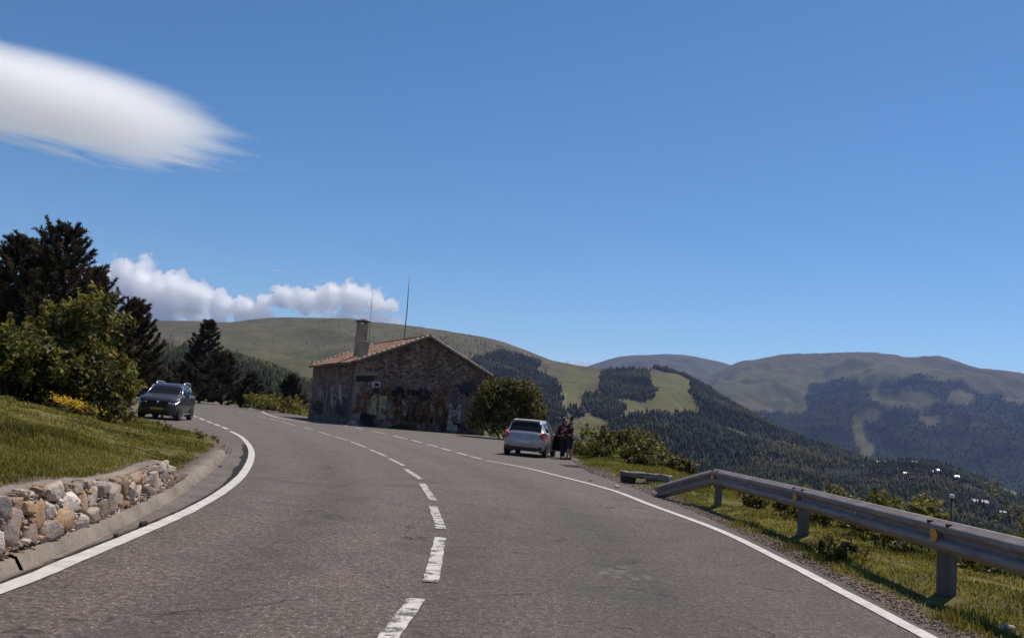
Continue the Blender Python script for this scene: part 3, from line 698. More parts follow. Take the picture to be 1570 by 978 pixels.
def veil(name, c_px, y, size, tilt, label, dens, kind, slope):
    """lens or wisp: one ellipsoid whose density is combed into streaks (object space)"""
    c = atd(c_px[0], c_px[1], y)
    bm = bmesh.new(); bmesh.ops.create_icosphere(bm, subdivisions=5, radius=1.0)
    me = bpy.data.meshes.new(name); bm.to_mesh(me); bm.free()
    o = bpy.data.objects.new(name, me); COL.objects.link(o); o.location = c; o.scale = size; o.rotation_euler = tilt
    m, t, v = cloud_mat(name, dens, aniso=0.8); me.materials.append(m); m.cycles.volume_step_rate = 0.2
    n = t.nodes; L = t.links.new
    tc = n.new('ShaderNodeTexCoord')
    def noise(scale, detail, rough, sc, rot=(0, 0, 0), dist=0):
        mp = n.new('ShaderNodeMapping'); mp.inputs['Scale'].default_value = sc; mp.inputs['Rotation'].default_value = rot; L(tc.outputs['Object'], mp.inputs[0])
        q = n.new('ShaderNodeTexNoise'); L(mp.outputs[0], q.inputs['Vector']); q.inputs['Scale'].default_value = scale; q.inputs['Detail'].default_value = detail; q.inputs['Roughness'].default_value = rough; q.inputs['Distortion'].default_value = dist
        return q.outputs['Fac']
    def mth(op, a, b):
        q = n.new('ShaderNodeMath'); q.operation = op
        for w, i in ((a, 0), (b, 1)):
            if hasattr(w, 'is_output'): L(w, q.inputs[i])
            else: q.inputs[i].default_value = w
        return q.outputs[0]
    s0 = n.new('ShaderNodeSeparateXYZ'); L(tc.outputs['Object'], s0.inputs[0]); cb = n.new('ShaderNodeCombineXYZ')
    L(mth('MULTIPLY', s0.outputs[0], mth('POWER', mth('ABSOLUTE', s0.outputs[0], 0), 0.45)) if kind == 'lens' else s0.outputs[0], cb.inputs[0]); L(s0.outputs[1], cb.inputs[1]); L(s0.outputs[2], cb.inputs[2])
    ln = n.new('ShaderNodeVectorMath'); ln.operation = 'LENGTH'; L(cb.outputs[0], ln.inputs[0])
    base = mth('SUBTRACT', 1.0, ln.outputs['Value'])
    sp = n.new('ShaderNodeSeparateXYZ'); L(tc.outputs['Object'], sp.inputs[0])
    if kind == 'lens':
        st = noise(1.0, 6, 0.58, (2.2, 3.0, 5.0), (0, 0.22, slope), 0.5)
        big = noise(1.0, 2, 0.5, (1.2, 1.2, 1.6))
        # lower and right margins frayed, top crisp
        fray = mth('ADD', 0.14, mth('MULTIPLY', mth('MAXIMUM', mth('ADD', mth('MULTIPLY', sp.outputs[2], -0.9), mth('MULTIPLY', sp.outputs[0], 0.35)), 0.0), 1.1))
        d = mth('ADD', base, mth('MULTIPLY', mth('SUBTRACT', st, 0.56), mth('MULTIPLY', fray, 2.1)))
        d = mth('ADD', d, mth('MULTIPLY', mth('SUBTRACT', big, 0.5), 0.35))
        rmp = (0.06, 0.55)
    else:
        st = noise(1.0, 6, 0.62, (1.0, 3.0, 6.0), (0, 0, slope), 0.6)
        d = mth('ADD', mth('MULTIPLY', base, 0.9), mth('MULTIPLY', mth('SUBTRACT', st, 0.62), 2.0)); rmp = (0.05, 0.6)
    mr = n.new('ShaderNodeMapRange'); mr.interpolation_type = 'SMOOTHSTEP'; L(d, mr.inputs[0])
    mr.inputs[1].default_value, mr.inputs[2].default_value, mr.inputs[3].default_value, mr.inputs[4].default_value = rmp[0], rmp[1], 0.0, dens
    L(mr.outputs[0], v.inputs['Density'])
    return tag(o, label, 'cloud')
veil('cloud', (-30, 130), 9000, (3250, 900, 620), (0, math.radians(9.0), 0), 'large smooth white lens cloud trailing off to a point, upper left', 0.011, 'lens', 0.25)
veil('cloud', (425, 415), 14000, (190, 150, 38), (0, math.radians(6), 0), 'thin wisp of cloud alone above the heaped clouds', 0.006, 'wisp', 0.1)

# ================================================================== stone wall on the inside of the bend
def rock_points(rng, n=16):
    p = rng.normal(size=(n, 3)); p /= np.linalg.norm(p, axis=1, keepdims=True); p = np.sign(p) * np.abs(p) ** 0.62; return p * rng.uniform(0.80, 0.98, (n, 1))
def rock_mesh(rng, size, cuts=2, rough=0.075, n=20):
    """angular stone: hull of random points, subdivided and roughened. returns verts, tris"""
    bm = bmesh.new()
    for p in rock_points(rng, n): bm.verts.new(p)
    r = bmesh.ops.convex_hull(bm, input=bm.verts[:])
    bmesh.ops.delete(bm, geom=[v for v in bm.verts if not v.link_faces], context='VERTS')
    bmesh.ops.bevel(bm, geom=bm.edges[:], offset=0.13, segments=1, affect='EDGES', clamp_overlap=True)
    bmesh.ops.triangulate(bm, faces=bm.faces[:])
    if cuts: bmesh.ops.subdivide_edges(bm, edges=bm.edges[:], cuts=cuts, use_grid_fill=True); bmesh.ops.triangulate(bm, faces=bm.faces[:])
    bm.verts.index_update()
    V = np.array([v.co for v in bm.verts]); T = np.array([[v.index for v in f.verts] for f in bm.faces]); bm.free()
    s = rng.random() * 50
    k = 1 + rough * 2 * fbm(V[:, 0] * 2.2 + s, V[:, 1] * 2.2, V[:, 2] * 2.2, octv=4)
    return V * k[:, None] * np.array(size), T
def rot_rand(rng, amt=1.0):
    from mathutils import Euler
    return np.array(Euler((rng.normal(0, 0.35) * amt, rng.normal(0, 0.35) * amt, rng.normal(0, 0.6) * amt)).to_matrix())
def mat_stone():
    M = MT('wall_stone'); v = M.coord('Object'); a = M.noise(v, 9, 6, 0.65, 0.4); b = M.noise(v, 45, 4, 0.7)
    c = M.attr('stone', 'Color')
    c = M.mix(M.ramp(a, [(0.40, 0.0), (0.62, 0.75)]), c, (0.40, 0.22, 0.11), 'MIX') if False else c
    rust = M.math('MULTIPLY', M.ramp(a, [(0.47, 0.0), (0.62, 1.0)]), M.attr('rust'))
    c = M.mix(M.ramp(M.noise(v, 2.3, 4, 0.6), [(0.42, 0.0), (0.62, 0.45)]), c, (0.20, 0.135, 0.095))
    c = M.mix(rust, c, (0.36, 0.17, 0.075))
    c = M.mix(M.ramp(b, [(0.30, 0.6), (0.50, 0.0)]), c, (0.10, 0.085, 0.075))
    c = M.mix(M.ramp(a, [(0.28, 0.5), (0.42, 0.0)]), c, (0.50, 0.46, 0.42))
    e = M.voro(M.coord('Object', (3, 3, 9)), 3.0, 'DISTANCE_TO_EDGE')
    c = M.mix(M.ramp(e, [(0.0, 0.55), (0.03, 0.0)]), c, (0.07, 0.055, 0.045))
    M.base(c); M.set(0.9, 0, 0.2); M.bump(M.math('ADD', a, M.math('MULTIPLY', b, 0.6)), 0.9, 0.02); return M.m
m_stone = mat_stone()
def stones(name, specs, parent, mat, seed):
    rng = np.random.default_rng(seed); VV, TT, C, R, o = [], [], [], [], 0
    for pos, size, col, rust, amt in specs:
        V, T = rock_mesh(rng, size); V = V @ rot_rand(rng, amt).T + np.array(pos)
        VV.append(V); TT.append(T + o); o += len(V); C.append(np.tile(col, (len(V), 1))); R.append(np.full(len(V), rust))
    return fast_mesh(name, np.vstack(VV), np.vstack(TT), mat, parent, attrs={'stone': np.vstack(C), 'rust': np.concatenate(R)})
rngw = np.random.default_rng(5)
PAL = [((0.42, 0.345, 0.30), 0.4), ((0.34, 0.285, 0.25), 0.25), ((0.58, 0.49, 0.43), 0.5), ((0.34, 0.25, 0.18), 0.9), ((0.38, 0.24, 0.14), 0.9), ((0.24, 0.195, 0.17), 0.3), ((0.42, 0.34, 0.28), 0.6)]
W0, W1 = 1.0, 12.25
def wall_pos(y, h, out=0.0):                     # point on the battered face: h above kerb top
    d = (float(K_x(y + 0.05)) - float(K_x(y - 0.05))) / 0.1; nx, ny = 1 / math.hypot(1, d), -d / math.hypot(1, d)
    off = -0.15 - 0.20 * h + out
    return np.array([float(K_x(y)) + nx * off, y + ny * off, 0.095 + h])
placed, specs = [], []
def try_place(y, h, a, b, pad=0.70):
    for (y2, h2, a2, b2) in placed:
        if ((y - y2) / (a + a2)) ** 2 + ((h - h2) / (b + b2)) ** 2 < pad: return False
    placed.append((y, h, a, b)); return True
def add_stone(y, h, a, b, col=None, amt=0.8):
    c, r = PAL[rngw.integers(len(PAL))] if col is None else col
    c = np.array(c) * rngw.uniform(0.85, 1.4)
    specs.append((wall_pos(y, h, rngw.uniform(-0.01, 0.03)), (0.055 + 0.22 * min(a, b), a * 1.16, b * 1.18), c, r * rngw.uniform(0.5, 1.1), amt * 0.5))
# the big grey slab and a few named by the photo
for y, h, a, b, ci in ((8.75, 0.17, 0.17, 0.19, 1), (6.45, 0.19, 0.15, 0.19, 0), (6.95, 0.25, 0.13, 0.14, 4), (7.6, 0.26, 0.17, 0.10, 2), (9.75, 0.27, 0.20, 0.075, 3), (10.5, 0.22, 0.15, 0.12, 0), (11.3, 0.24, 0.15, 0.12, 1), (8.1, 0.09, 0.14, 0.08, 6)):
    placed.append((y, h, a, b)); add_stone(y, h, a, b, PAL[ci], 0.35)
for a_lo, a_hi, tries in ((0.11, 0.17, 700), (0.065, 0.10, 1600), (0.032, 0.06, 5000), (0.018, 0.030, 3500)):
    for _ in range(tries):
        y = rngw.uniform(W0, W1); a = rngw.uniform(a_lo, a_hi); b = a * rngw.uniform(0.55, 1.15); t = float(wall_top(y))
        h = rngw.uniform(0.0, t)
        if h + b * 0.7 > t + 0.03 or h - b * 0.75 < -0.015: continue
        if try_place(y, h, a, b): add_stone(y, h, a, b)
wall = thing('stone_wall', 'low rubble stone wall of grey and rust stones above the kerb', 'stone wall', (float(K_x(8)), 8.0, 0.13))
wl = np.array([float(K_x(8)), 8.0, 0.13])
stones('masonry', [(p - wl, s, c, r, k) for p, s, c, r, k in specs], wall, m_stone, 21)
# earthen core right behind the stones and a crust along the top
m_earth = mat_concrete('packed_earth', (0.17, 0.125, 0.088), 0.5, 25); m_crust = mat_concrete('mortar_crust', (0.27, 0.225, 0.185), 0.6, 30)
ys = np.arange(W0, W1, 0.06)
core, crust = [], []
for y in ys:
    t = float(wall_top(y))
    core.append([wall_pos(y, -0.02, -0.05), wall_pos(y, t * 0.5, -0.045), wall_pos(y, t, -0.05), wall_pos(y, t + 0.01, -0.34)])
    j = 0.05 * float(vnoise(y * 3, 0.3)); k = 0.03 * float(vnoise(y * 5, 7.3))
    crust.append([wall_pos(y, t - 0.03, -0.04 + k), wall_pos(y, t + 0.03 + k * 0.4, -0.05 + k), wall_pos(y, t + 0.036 + k * 0.5, -0.12), wall_pos(y, t + 0.02, -0.20 + j * 0.6), wall_pos(y, t - 0.05, -0.22 + j * 0.6)])
def sheet(name, G, mat, parent, org):
    G = np.array(G); n, k = G.shape[:2]; i = np.arange(n - 1)[:, None] * k + np.arange(k - 1)[None]
    return fast_mesh(name, G.reshape(-1, 3) - org, np.stack([i, i+1, i+k+1, i+k], -1).reshape(-1, 4), mat, parent)
sheet('earth_core', core, m_earth, wall, wl); sheet('coping', crust, m_crust, wall, wl)
# rubble at the end of the wall, loose stones
def loose(px, py, size, ci, label, z=0.0, seed=0, dark=1.0):
    rng = np.random.default_rng(seed + 100); p = at(px, py, z); V, T = rock_mesh(rng, size); V = V @ rot_rand(rng, 0.6).T
    V[:, 2] -= V[:, 2].min() + 0.15 * size[2]
    o = fast_mesh('loose_stone', V, T, m_stone, attrs={'stone': np.tile(np.array(PAL[ci][0]) * dark, (len(V), 1)), 'rust': np.full(len(V), PAL[ci][1] * 0.6)})
    o.location = p; return tag(o, label, 'stone', 'loose stones by the kerb')
def rock_in_grass(px, py, y, size, label, seed):
    rng = np.random.default_rng(seed); V, T = rock_mesh(rng, size); x = atd(px, py, y)[0]
    o = fast_mesh('loose_stone', V, T, m_stone, attrs={'stone': np.tile((0.36, 0.31, 0.26), (len(V), 1)), 'rust': np.full(len(V), 0.2)})
    o.location = (x, y, float(h_bank(K_x(y) - 0.16 - x, y)) + size[2] * 0.25); return tag(o, label, 'stone', 'loose stones by the kerb')
loose(220, 806, (0.05, 0.06, 0.035), 5, 'black lump lying in the gutter against the kerb', 0.006, 1, 0.12)
loose(178, 823, (0.03, 0.035, 0.018), 5, 'smaller dark lump in the gutter nearer the camera', 0.006, 2, 0.15)
rock_in_grass(30, 668, 13.6, (0.16, 0.12, 0.05), 'flat pale rock showing through the grass at the left edge', 3)
rock_in_grass(66, 660, 14.6, (0.08, 0.06, 0.04), 'small pale stone in the grass right of the flat rock', 4)
loose(338, 716, (0.035, 0.04, 0.03), 0, 'small grey stone in the gutter at the far kerb end', 0.006, 5)
loose(1546, 970, (0.06, 0.045, 0.035), 2, 'whitish stone in the grass at the lower right corner', 0.02, 6)
loose(945, 747, (0.10, 0.07, 0.03), 2, 'pale flat stone on the dirt beside the white line', 0.01, 7)
loose(905, 737, (0.05, 0.05, 0.03), 6, 'small tan stone on the dirt verge', 0.01, 8)

# ================================================================== guardrail
m_galv = (lambda M: (M.base(M.mix(M.ramp(M.noise(M.coord('Object', (1.5, 1.5, 6)), 2.0, 6, 0.65), [(0.35, 0.0), (0.7, 1.0)]), (0.17, 0.135, 0.115), (0.30, 0.255, 0.23))), M.set(0.55, 0.12, 0.35), M.bump(M.noise(M.coord('Object'), 60, 3), 0.1, 0.003), M.m)[-1])(MT('galvanised_steel'))
m_post = (lambda M: (M.base(M.mix(M.ramp(M.noise(M.coord('Object', (3, 3, 0.8)), 3.0, 6, 0.7), [(0.35, 0.0), (0.65, 1.0)]), (0.095, 0.072, 0.060), (0.17, 0.138, 0.12))), M.set(0.8, 0.0, 0.3), M.m)[-1])(MT('weathered_post'))
m_bolt = simple('bright_bolt', (0.75, 0.74, 0.72), 0.35, 0.6); m_dark = simple('dark_slot', (0.012, 0.011, 0.010), 0.9)
m_refl = simple('amber_reflector', (0.62, 0.27, 0.02), 0.35, 0, 0.6, 0.15, 30)
posts = [(4.42, -4.0), (4.45, 0.2), (4.49, 4.4)] + [tuple(at(x, y)[:2]) for x, y in ((1450, 922), (1230, 830), (1100, 781))]
tip = at(1024, 764)[:2]
guard = thing('guardrail', 'galvanised steel crash barrier on posts, its far end bent down to the grass', 'guardrail', (posts[3][0], posts[3][1], 0))
go = np.array([posts[3][0], posts[3][1], 0.0])
TOPZ = 0.79
prof = [(0.000, 0.0), (0.008, 0.014), (0.030, 0.028), (0.045, 0.072), (0.060, 0.083), (0.095, 0.083), (0.112, 0.070), (0.132, 0.022), (0.155, 0.010), (0.178, 0.022), (0.198, 0.070), (0.215, 0.083), (0.250, 0.083), (0.265, 0.072), (0.282, 0.028), (0.303, 0.014), (0.311, 0.0)]
path = [(p[0], p[1], TOPZ) for p in posts]
last = posts[-1]; path += [(last[0] - 0.02, last[1] + 0.22, TOPZ - 0.02)]
for t in (0.25, 0.5, 0.75, 1.0, 1.15): path.append((last[0] - 0.04 + (tip[0] - last[0]) * t, last[1] + 0.22 + (tip[1] - last[1] - 0.1) * t, TOPZ - 0.02 - (TOPZ - 0.33) * t))
P3 = [np.array(p) for p in path]; fine_p = []
for a, b in zip(P3, P3[1:]):
    m = max(1, int(np.linalg.norm(b - a) / 0.5))
    fine_p += [a + (b - a) * q / m for q in range(m)]
fine_p.append(P3[-1]); fine_p = np.array(fine_p)
dirs = np.gradient(fine_p, axis=0); dirs /= np.linalg.norm(dirs, axis=1, keepdims=True)
lat = np.stack([-dirs[:, 1], dirs[:, 0], np.zeros(len(dirs))], -1); lat /= np.linalg.norm(lat, axis=1, keepdims=True)   # towards the road
upv = np.cross(dirs, lat); upv[upv[:, 2] < 0] *= -1
G = []
for p, l, u in zip(fine_p, lat, upv):
    G.append([p + l * (0.05 + d) - u * (0.311 - zz) - np.array([0, 0, 0.0]) for zz, d in prof])
beam = sheet('beam', G, m_galv, guard, go)
sol = beam.modifiers.new('t', 'SOLIDIFY'); sol.thickness = 0.005; sol.offset = 0
for pl in beam.data.polygons: pl.use_smooth = True
for k, (x, y) in enumerate(posts):
    zg = float(h_verge(x, y)); bm = bmesh.new()
    w, dpt = 0.095, 0.055
    # C-section post: front web and two returns
    box(bm, (x - go[0] - 0.052, y - go[1] - w, zg - 0.3), (x - go[0] - 0.040, y - go[1] + w, TOPZ - 0.06))
    box(bm, (x - go[0] - 0.0395, y - go[1] - w, zg - 0.3), (x - go[0] + dpt, y - go[1] - w + 0.012, TOPZ - 0.06))
    box(bm, (x - go[0] - 0.0395, y - go[1] + w - 0.012, zg - 0.3), (x - go[0] + dpt, y - go[1] + w, TOPZ - 0.06))
    po = bm_obj('post', bm, m_post, guard, bevel=0.004)
    po.rotation_euler = (0, 0, 0)
    # spacer between post and beam
    bm = bmesh.new(); box(bm, (x - go[0] - 0.078, y - go[1] - 0.05, TOPZ - 0.26), (x - go[0] - 0.053, y - go[1] + 0.05, TOPZ - 0.08)); bm_obj('spacer', bm, m_post, guard)
    # reflector: amber half disc in the valley of the beam
    bm = bmesh.new(); c = Vector((x - go[0] - 0.05 - 0.088, y - go[1] - 0.02, TOPZ - 0.155)); r = 0.058
    pts = [c + Vector((0, -math.cos(t) * r * 0.2 if False else math.sin(t) * -r, math.cos(t) * r)) for t in np.linspace(0, PI, 12)]
    pts = [c + Vector((-0.02, 0.035, r)), c + Vector((-0.02, 0.035, -r))] + [c + Vector((0, -math.sin(t) * r, -math.cos(t) * r)) for t in np.linspace(0.15, PI - 0.15, 10)]
    prism(bm, pts, (-0.008, -0.004, 0)); bm_obj('reflector', bm, m_refl, guard)
    # two dark slots on the top of each joint
    for s in (-0.25, 0.12):
        bm = bmesh.new(); box(bm, (x - go[0] - 0.128, y - go[1] + s, TOPZ - 0.044), (x - go[0] - 0.085, y - go[1] + s + 0.045, TOPZ - 0.022))
        bm_obj('slot', bm, m_dark, guard)
for k in range(len(posts) - 1):
    a, b = np.array(posts[k]), np.array(posts[k+1]); c = (a + b) / 2 - go[:2]
    bm = bmesh.new(); bmesh.ops.create_uvsphere(bm, u_segments=10, v_segments=6, radius=0.017, matrix=Matrix.Translation((c[0] - 0.072, c[1], TOPZ - 0.155))); bm_obj('bolt', bm, m_bolt, guard, True)

# ================================================================== slab bench on the verge
bA, bB = at(962, 737), at(1020, 750)
bc = (bA + bB) / 2; bdir = bB - bA; bl = np.linalg.norm(bdir[:2])
bench = thing('bench', 'low rough stone slab bench in the grass before the barrier end', 'bench', (bc[0], bc[1], float(h_verge(bc[0], bc[1]))), math.radians(-24))
L2 = 0.66
def rough_block(name, lo, hi, mat, parent, amp, seed, cuts=6):
    bm = bmesh.new(); box(bm, lo, hi); bmesh.ops.subdivide_edges(bm, edges=bm.edges[:], cuts=cuts, use_grid_fill=True)
    for v in bm.verts:
        q = v.co; d = Vector((mnoise.noise(q * 5 + Vector((seed, 0, 0))), mnoise.noise(q * 5 + Vector((0, seed, 9))), mnoise.noise(q * 5 + Vector((3, 0, seed))))); v.co = q + d * amp
    return bm_obj(name, bm, mat, parent)
m_slab = mat_concrete('slab_stone', (0.27, 0.225, 0.185), 0.55, 25); m_slabdark = mat_concrete('slab_base', (0.10, 0.075, 0.055), 0.5, 20)
rough_block('seat', (-L2, -0.22, 0.13), (L2, 0.22, 0.25), m_slab, bench, 0.055, 1)
rough_block('support', (-L2 + 0.02, -0.17, -0.05), (-L2 + 0.35, 0.19, 0.128), m_slabdark, bench, 0.02, 3)
rough_block('support', (L2 - 0.60, -0.24, -0.05), (L2 + 0.05, 0.19, 0.128), m_slabdark, bench, 0.03, 5)
# flat dark patch on the edge of the lay-by, reusing the joint material
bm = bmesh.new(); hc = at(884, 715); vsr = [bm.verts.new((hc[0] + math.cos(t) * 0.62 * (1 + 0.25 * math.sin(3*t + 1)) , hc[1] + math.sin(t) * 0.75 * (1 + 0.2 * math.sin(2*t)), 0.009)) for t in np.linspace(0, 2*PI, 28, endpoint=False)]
bm.faces.new(vsr); tag(bm_obj('dark_patch', bm, m_tar), 'dark patch at the lay-by corner', kind='structure')

# ================================================================== stone refuge with graffiti
HO = np.array([-11.08, 62.72, 0.0]); HT = math.radians(25); HW, HL = 10.7, 14.8; EZ, RZ = 4.62, 7.05
hex_, hey = np.array([math.cos(HT), math.sin(HT), 0]), np.array([-math.sin(HT), math.cos(HT), 0])
def h_local(p): q = np.asarray(p) - HO; return np.array([q @ hex_, q @ hey, q[2]])
def on_plane(px, py, axis, val):           # local point where the sight line meets local x/y = val
    d = ray(px, py); o = np.array([0, 0, CAMH]) - HO; e = hex_ if axis == 0 else hey
    t = (val - o @ e) / (d @ e); return h_local(np.array([0, 0, CAMH]) + d * t)
def gable(px, py): p = on_plane(px, py, 1, 0.0); return p[0], p[2]
def sidew(px, py): p = on_plane(px, py, 0, 0.0); return p[1], p[2]
def mat_rubble():
    M = MT('old_masonry'); v = M.coord('Object', (1, 1, 1.55))
    wv = M.n('ShaderNodeVectorMath', operation='ADD'); M.l(v, wv.inputs[0]); nw = M.n('ShaderNodeTexNoise'); M.l(v, nw.inputs['Vector']); nw.inputs['Scale'].default_value = 3.0
    s = M.n('ShaderNodeVectorMath', operation='SCALE'); M.l(nw.outputs['Color'], s.inputs[0]); s.inputs['Scale'].default_value = 0.35; M.l(s.outputs[0], wv.inputs[1])
    cell = M.voro(wv.outputs[0], 4.2, out='Color'); edge = M.voro(wv.outputs[0], 4.2, 'DISTANCE_TO_EDGE')
    sp = M.n('ShaderNodeSeparateColor'); M.l(cell, sp.inputs[0])
    c = M.ramp(sp.outputs[0], [(0.0, (0.072, 0.040, 0.029)), (0.35, (0.145, 0.086, 0.062)), (0.7, (0.215, 0.138, 0.102)), (1.0, (0.33, 0.24, 0.19))])
    c = M.mix(M.ramp(edge, [(0.02, 1.0), (0.07, 0.0)]), c, (0.15, 0.108, 0.088))
    a = M.noise(M.coord('Object'), 0.55, 6, 0.6); b = M.noise(M.coord('Object'), 9, 5, 0.7)
    c = M.mix(M.ramp(a, [(0.38, 0.55), (0.55, 0.0)]), c, (0.055, 0.036, 0.030))
    c = M.mix(M.ramp(b, [(0.35, 0.5), (0.5, 0.0)]), c, (0.07, 0.05, 0.042))
    M.base(c); M.set(0.95, 0, 0.1); M.bump(M.math('ADD', edge, M.math('MULTIPLY', b, 0.2)), 0.8, 0.06); return M.m
def mat_tiles():
    M = MT('terracotta_tiles'); v = M.coord('Object', (1, 4.5, 1)); cell = M.voro(v, 2.4, out='Color'); sp = M.n('ShaderNodeSeparateColor'); M.l(cell, sp.inputs[0])
    c = M.ramp(sp.outputs[0], [(0.0, (0.17, 0.075, 0.048)), (0.4, (0.26, 0.125, 0.085)), (0.8, (0.35, 0.20, 0.145)), (1.0, (0.42, 0.33, 0.26))])
    a = M.noise(M.coord('Object'), 0.9, 6, 0.65)
    c = M.mix(M.ramp(a, [(0.45, 0.0), (0.66, 0.75)]), c, (0.21, 0.16, 0.115)); M.base(c); M.set(0.9, 0, 0.15); return M.m
m_rubble, m_tiles = mat_rubble(), mat_tiles()
m_verge = mat_concrete('sunlit_verge', (0.46, 0.36, 0.29), 0.6, 8)  # pale colour paints the sunlit rake edge into the verge tiles
m_plaster = mat_concrete('chimney_render', (0.36, 0.285, 0.205), 0.7, 18); m_wood = simple('old_timber', (0.10, 0.062, 0.040), 0.85); m_void = simple('dark_opening', (0.015, 0.013, 0.014), 0.9)
house = thing('stone_house', 'gabled stone refuge covered in graffiti at the roadside', 'house', tuple(HO), HT)
bm = bmesh.new()
pent = [(0, 0, -0.2), (HW, 0, -0.2), (HW, 0, EZ), (HW/2, 0, RZ), (0, 0, EZ)]
prism(bm, pent, (0, HL, 0)); bm_obj('wall', bm, m_rubble, house)
# quoin stones up the near corner
bm = bmesh.new()
for k in range(11):
    z0 = k * 0.42; w1, w2 = (0.62, 0.38) if k % 2 else (0.38, 0.62); box(bm, (-0.018, -0.018, z0 + 0.01), (w1, 0.10, z0 + 0.41)); box(bm, (-0.0175, 0.101, z0 + 0.01), (0.1, w2, z0 + 0.41))
bm_obj('cornerstone', bm, mat_concrete('quoin_stone', (0.26, 0.20, 0.165), 0.6, 12), house, bevel=0.02)
slope = math.atan2(RZ - EZ, HW / 2); slen = (HW / 2) / math.cos(slope) + 0.42
def roof_slope(side):
    """tiled slope: barrel tiles as a corrugated, stepped sheet"""
    u = np.arange(-0.22, HL + 0.22, 0.0525); v = np.arange(0, slen, 0.10)
    Ug, Vg = np.meshgrid(u, v, indexing='ij'); row = np.floor(Vg / 0.4)
    wob = 0.03 * vnoise(np.floor(Ug / 0.21) * 0.7, row * 0.9)
    hgt = 0.13 + 0.055 * np.abs(np.sin(PI * Ug / 0.21)) + 0.035 * (Vg / 0.4 - row) + wob + 0.05 * fbm(Ug * 0.3, Vg * 0.3)
    x = HW/2 + side * (Vg * math.cos(slope) + hgt * math.sin(slope)); z = RZ + 0.02 - Vg * math.sin(slope) + hgt * math.cos(slope)
    n = len(v); i = np.arange(len(u) - 1)[:, None] * n + np.arange(n - 1)[None]
    q = np.stack([i, i+1, i+n+1, i+n], -1).reshape(-1, 4)
    o = fast_mesh('roof', np.stack([x, Ug, z], -1).reshape(-1, 3), q if side > 0 else q[:, ::-1], m_tiles, house)
    # boards beneath, rake tiles along both verges, eave shadow board
    bm = bmesh.new(); c_, s_ = math.cos(slope), math.sin(slope)
    pts = [(HW/2 + side * 0.0, -0.19, RZ + 0.015), (HW/2 + side * slen * c_, -0.19, RZ + 0.015 - slen * s_), (HW/2 + side * (slen * c_ + 0.11 * s_), -0.19, RZ + 0.015 - slen * s_ + 0.11 * c_), (HW/2 + side * 0.0, -0.19, RZ + 0.135)]
    prism(bm, pts, (0, HL + 0.38, 0)); bm_obj('roof_deck', bm, m_wood, o)
    for yv in (-0.15, HL + 0.15):
        bm = bmesh.new()
        for k in range(int(slen / 0.4)):
            a, b = k * 0.4, k * 0.4 + 0.44; hh = 0.17
            P = lambda t, e: (HW/2 + side * (t * c_ + (hh + e) * s_), yv, RZ + 0.02 - t * s_ + (hh + e) * c_)
            tube(bm, [P(a, 0.03), P(b, 0.0)], [0.085, 0.10], 8)
        bm_obj('verge_tiles', bm, m_verge, o)
    return o
roofL = roof_slope(-1); roofR = roof_slope(1)
bm = bmesh.new()
for k in range(int(HL / 0.4) + 1): tube(bm, [(HW/2, -0.2 + k * 0.4, RZ + 0.21), (HW/2, 0.24 + k * 0.4, RZ + 0.19)], [0.12, 0.14], 8)
bm_obj('ridge_tiles', bm, m_tiles, house)
def roof_z(x): return RZ + 0.16 - abs(x - HW/2) * math.tan(slope)
# chimneys
def solve_x(px, py, yl): return on_plane(px, py, 1, yl)
cm = solve_x(553.5, 520, 5.2); ctop = solve_x(553.5, 497, 5.2)[2]
def chimney(x, y, w, ztop, capped):
    bm = bmesh.new(); box(bm, (x - w/2, y - w/2, roof_z(x - w/2) - 0.5), (x + w/2, y + w/2, ztop))
    box(bm, (x - w/2 - 0.04, y - w/2 - 0.04, ztop + 0.001), (x + w/2 + 0.04, y + w/2 + 0.04, ztop + 0.08)) if not capped else None
    c = bm_obj('chimney', bm, m_plaster, house, bevel=0.03)
    if capped:
        for sx in (-1, 1):
            for sy in (-1, 1):
                bm = bmesh.new(); box(bm, (x + sx * (w/2 - 0.08) - 0.07, y + sy * (w/2 - 0.08) - 0.07, ztop), (x + sx * (w/2 - 0.08) + 0.07, y + sy * (w/2 - 0.08) + 0.07, ztop + 0.2)); bm_obj('cap_pillar', bm, m_plaster, c)
        bm = bmesh.new(); e = w/2 + 0.10; a = [bm.verts.new((x + sx * e, y + sy * e, ztop + 0.205)) for sx, sy in ((-1,-1),(1,-1),(1,1),(-1,1))]; b = [bm.verts.new((v.co.x, v.co.y, ztop + 0.26)) for v in a]; tip_ = bm.verts.new((x, y, ztop + 0.47))
        bm.faces.new(a[::-1])
        for k in range(4): bm.faces.new((a[k], a[(k+1) % 4], b[(k+1) % 4], b[k])); bm.faces.new((b[k], b[(k+1) % 4], tip_))
        bm_obj('chimney_cap', bm, m_void, c)
    return c
chimney(cm[0], cm[1], 0.78, ctop, True)
st = solve_x(557, 536, 0.45); stz = solve_x(557, 525, 0.45)[2]
chimney(st[0], 0.45, 0.6, stz, False)
# aerials
m_pole = simple('aerial_steel', (0.16, 0.14, 0.13), 0.5, 0.5)
def ridge_hit(px, py):
    b = None
    for yl in np.arange(0, HL, 0.05):
        p = on_plane(px, py, 1, yl)
        if b is None or abs(p[0] - HW/2) < abs(b[0] - HW/2): b = p
    return b
ra = ridge_hit(619.5, 520); ta = solve_x(628, 424, ra[1]); 
bm = bmesh.new(); tube(bm, [(ra[0], ra[1], RZ), (ra[0], ra[1], (RZ + ta[2]) / 2), (ta[0] - 0.02, ra[1], ta[2])], [0.05, 0.045, 0.03], 8); bm_obj('antenna', bm, m_pole, house, True)
rb = solve_x(566, 530, 8.0); tb = solve_x(571, 448, 8.0)
bm = bmesh.new(); tube(bm, [(rb[0], 8.0, roof_z(rb[0]) - 0.3), (tb[0], 8.0, tb[2])], [0.03, 0.018], 8); bm_obj('antenna', bm, m_pole, house, True)

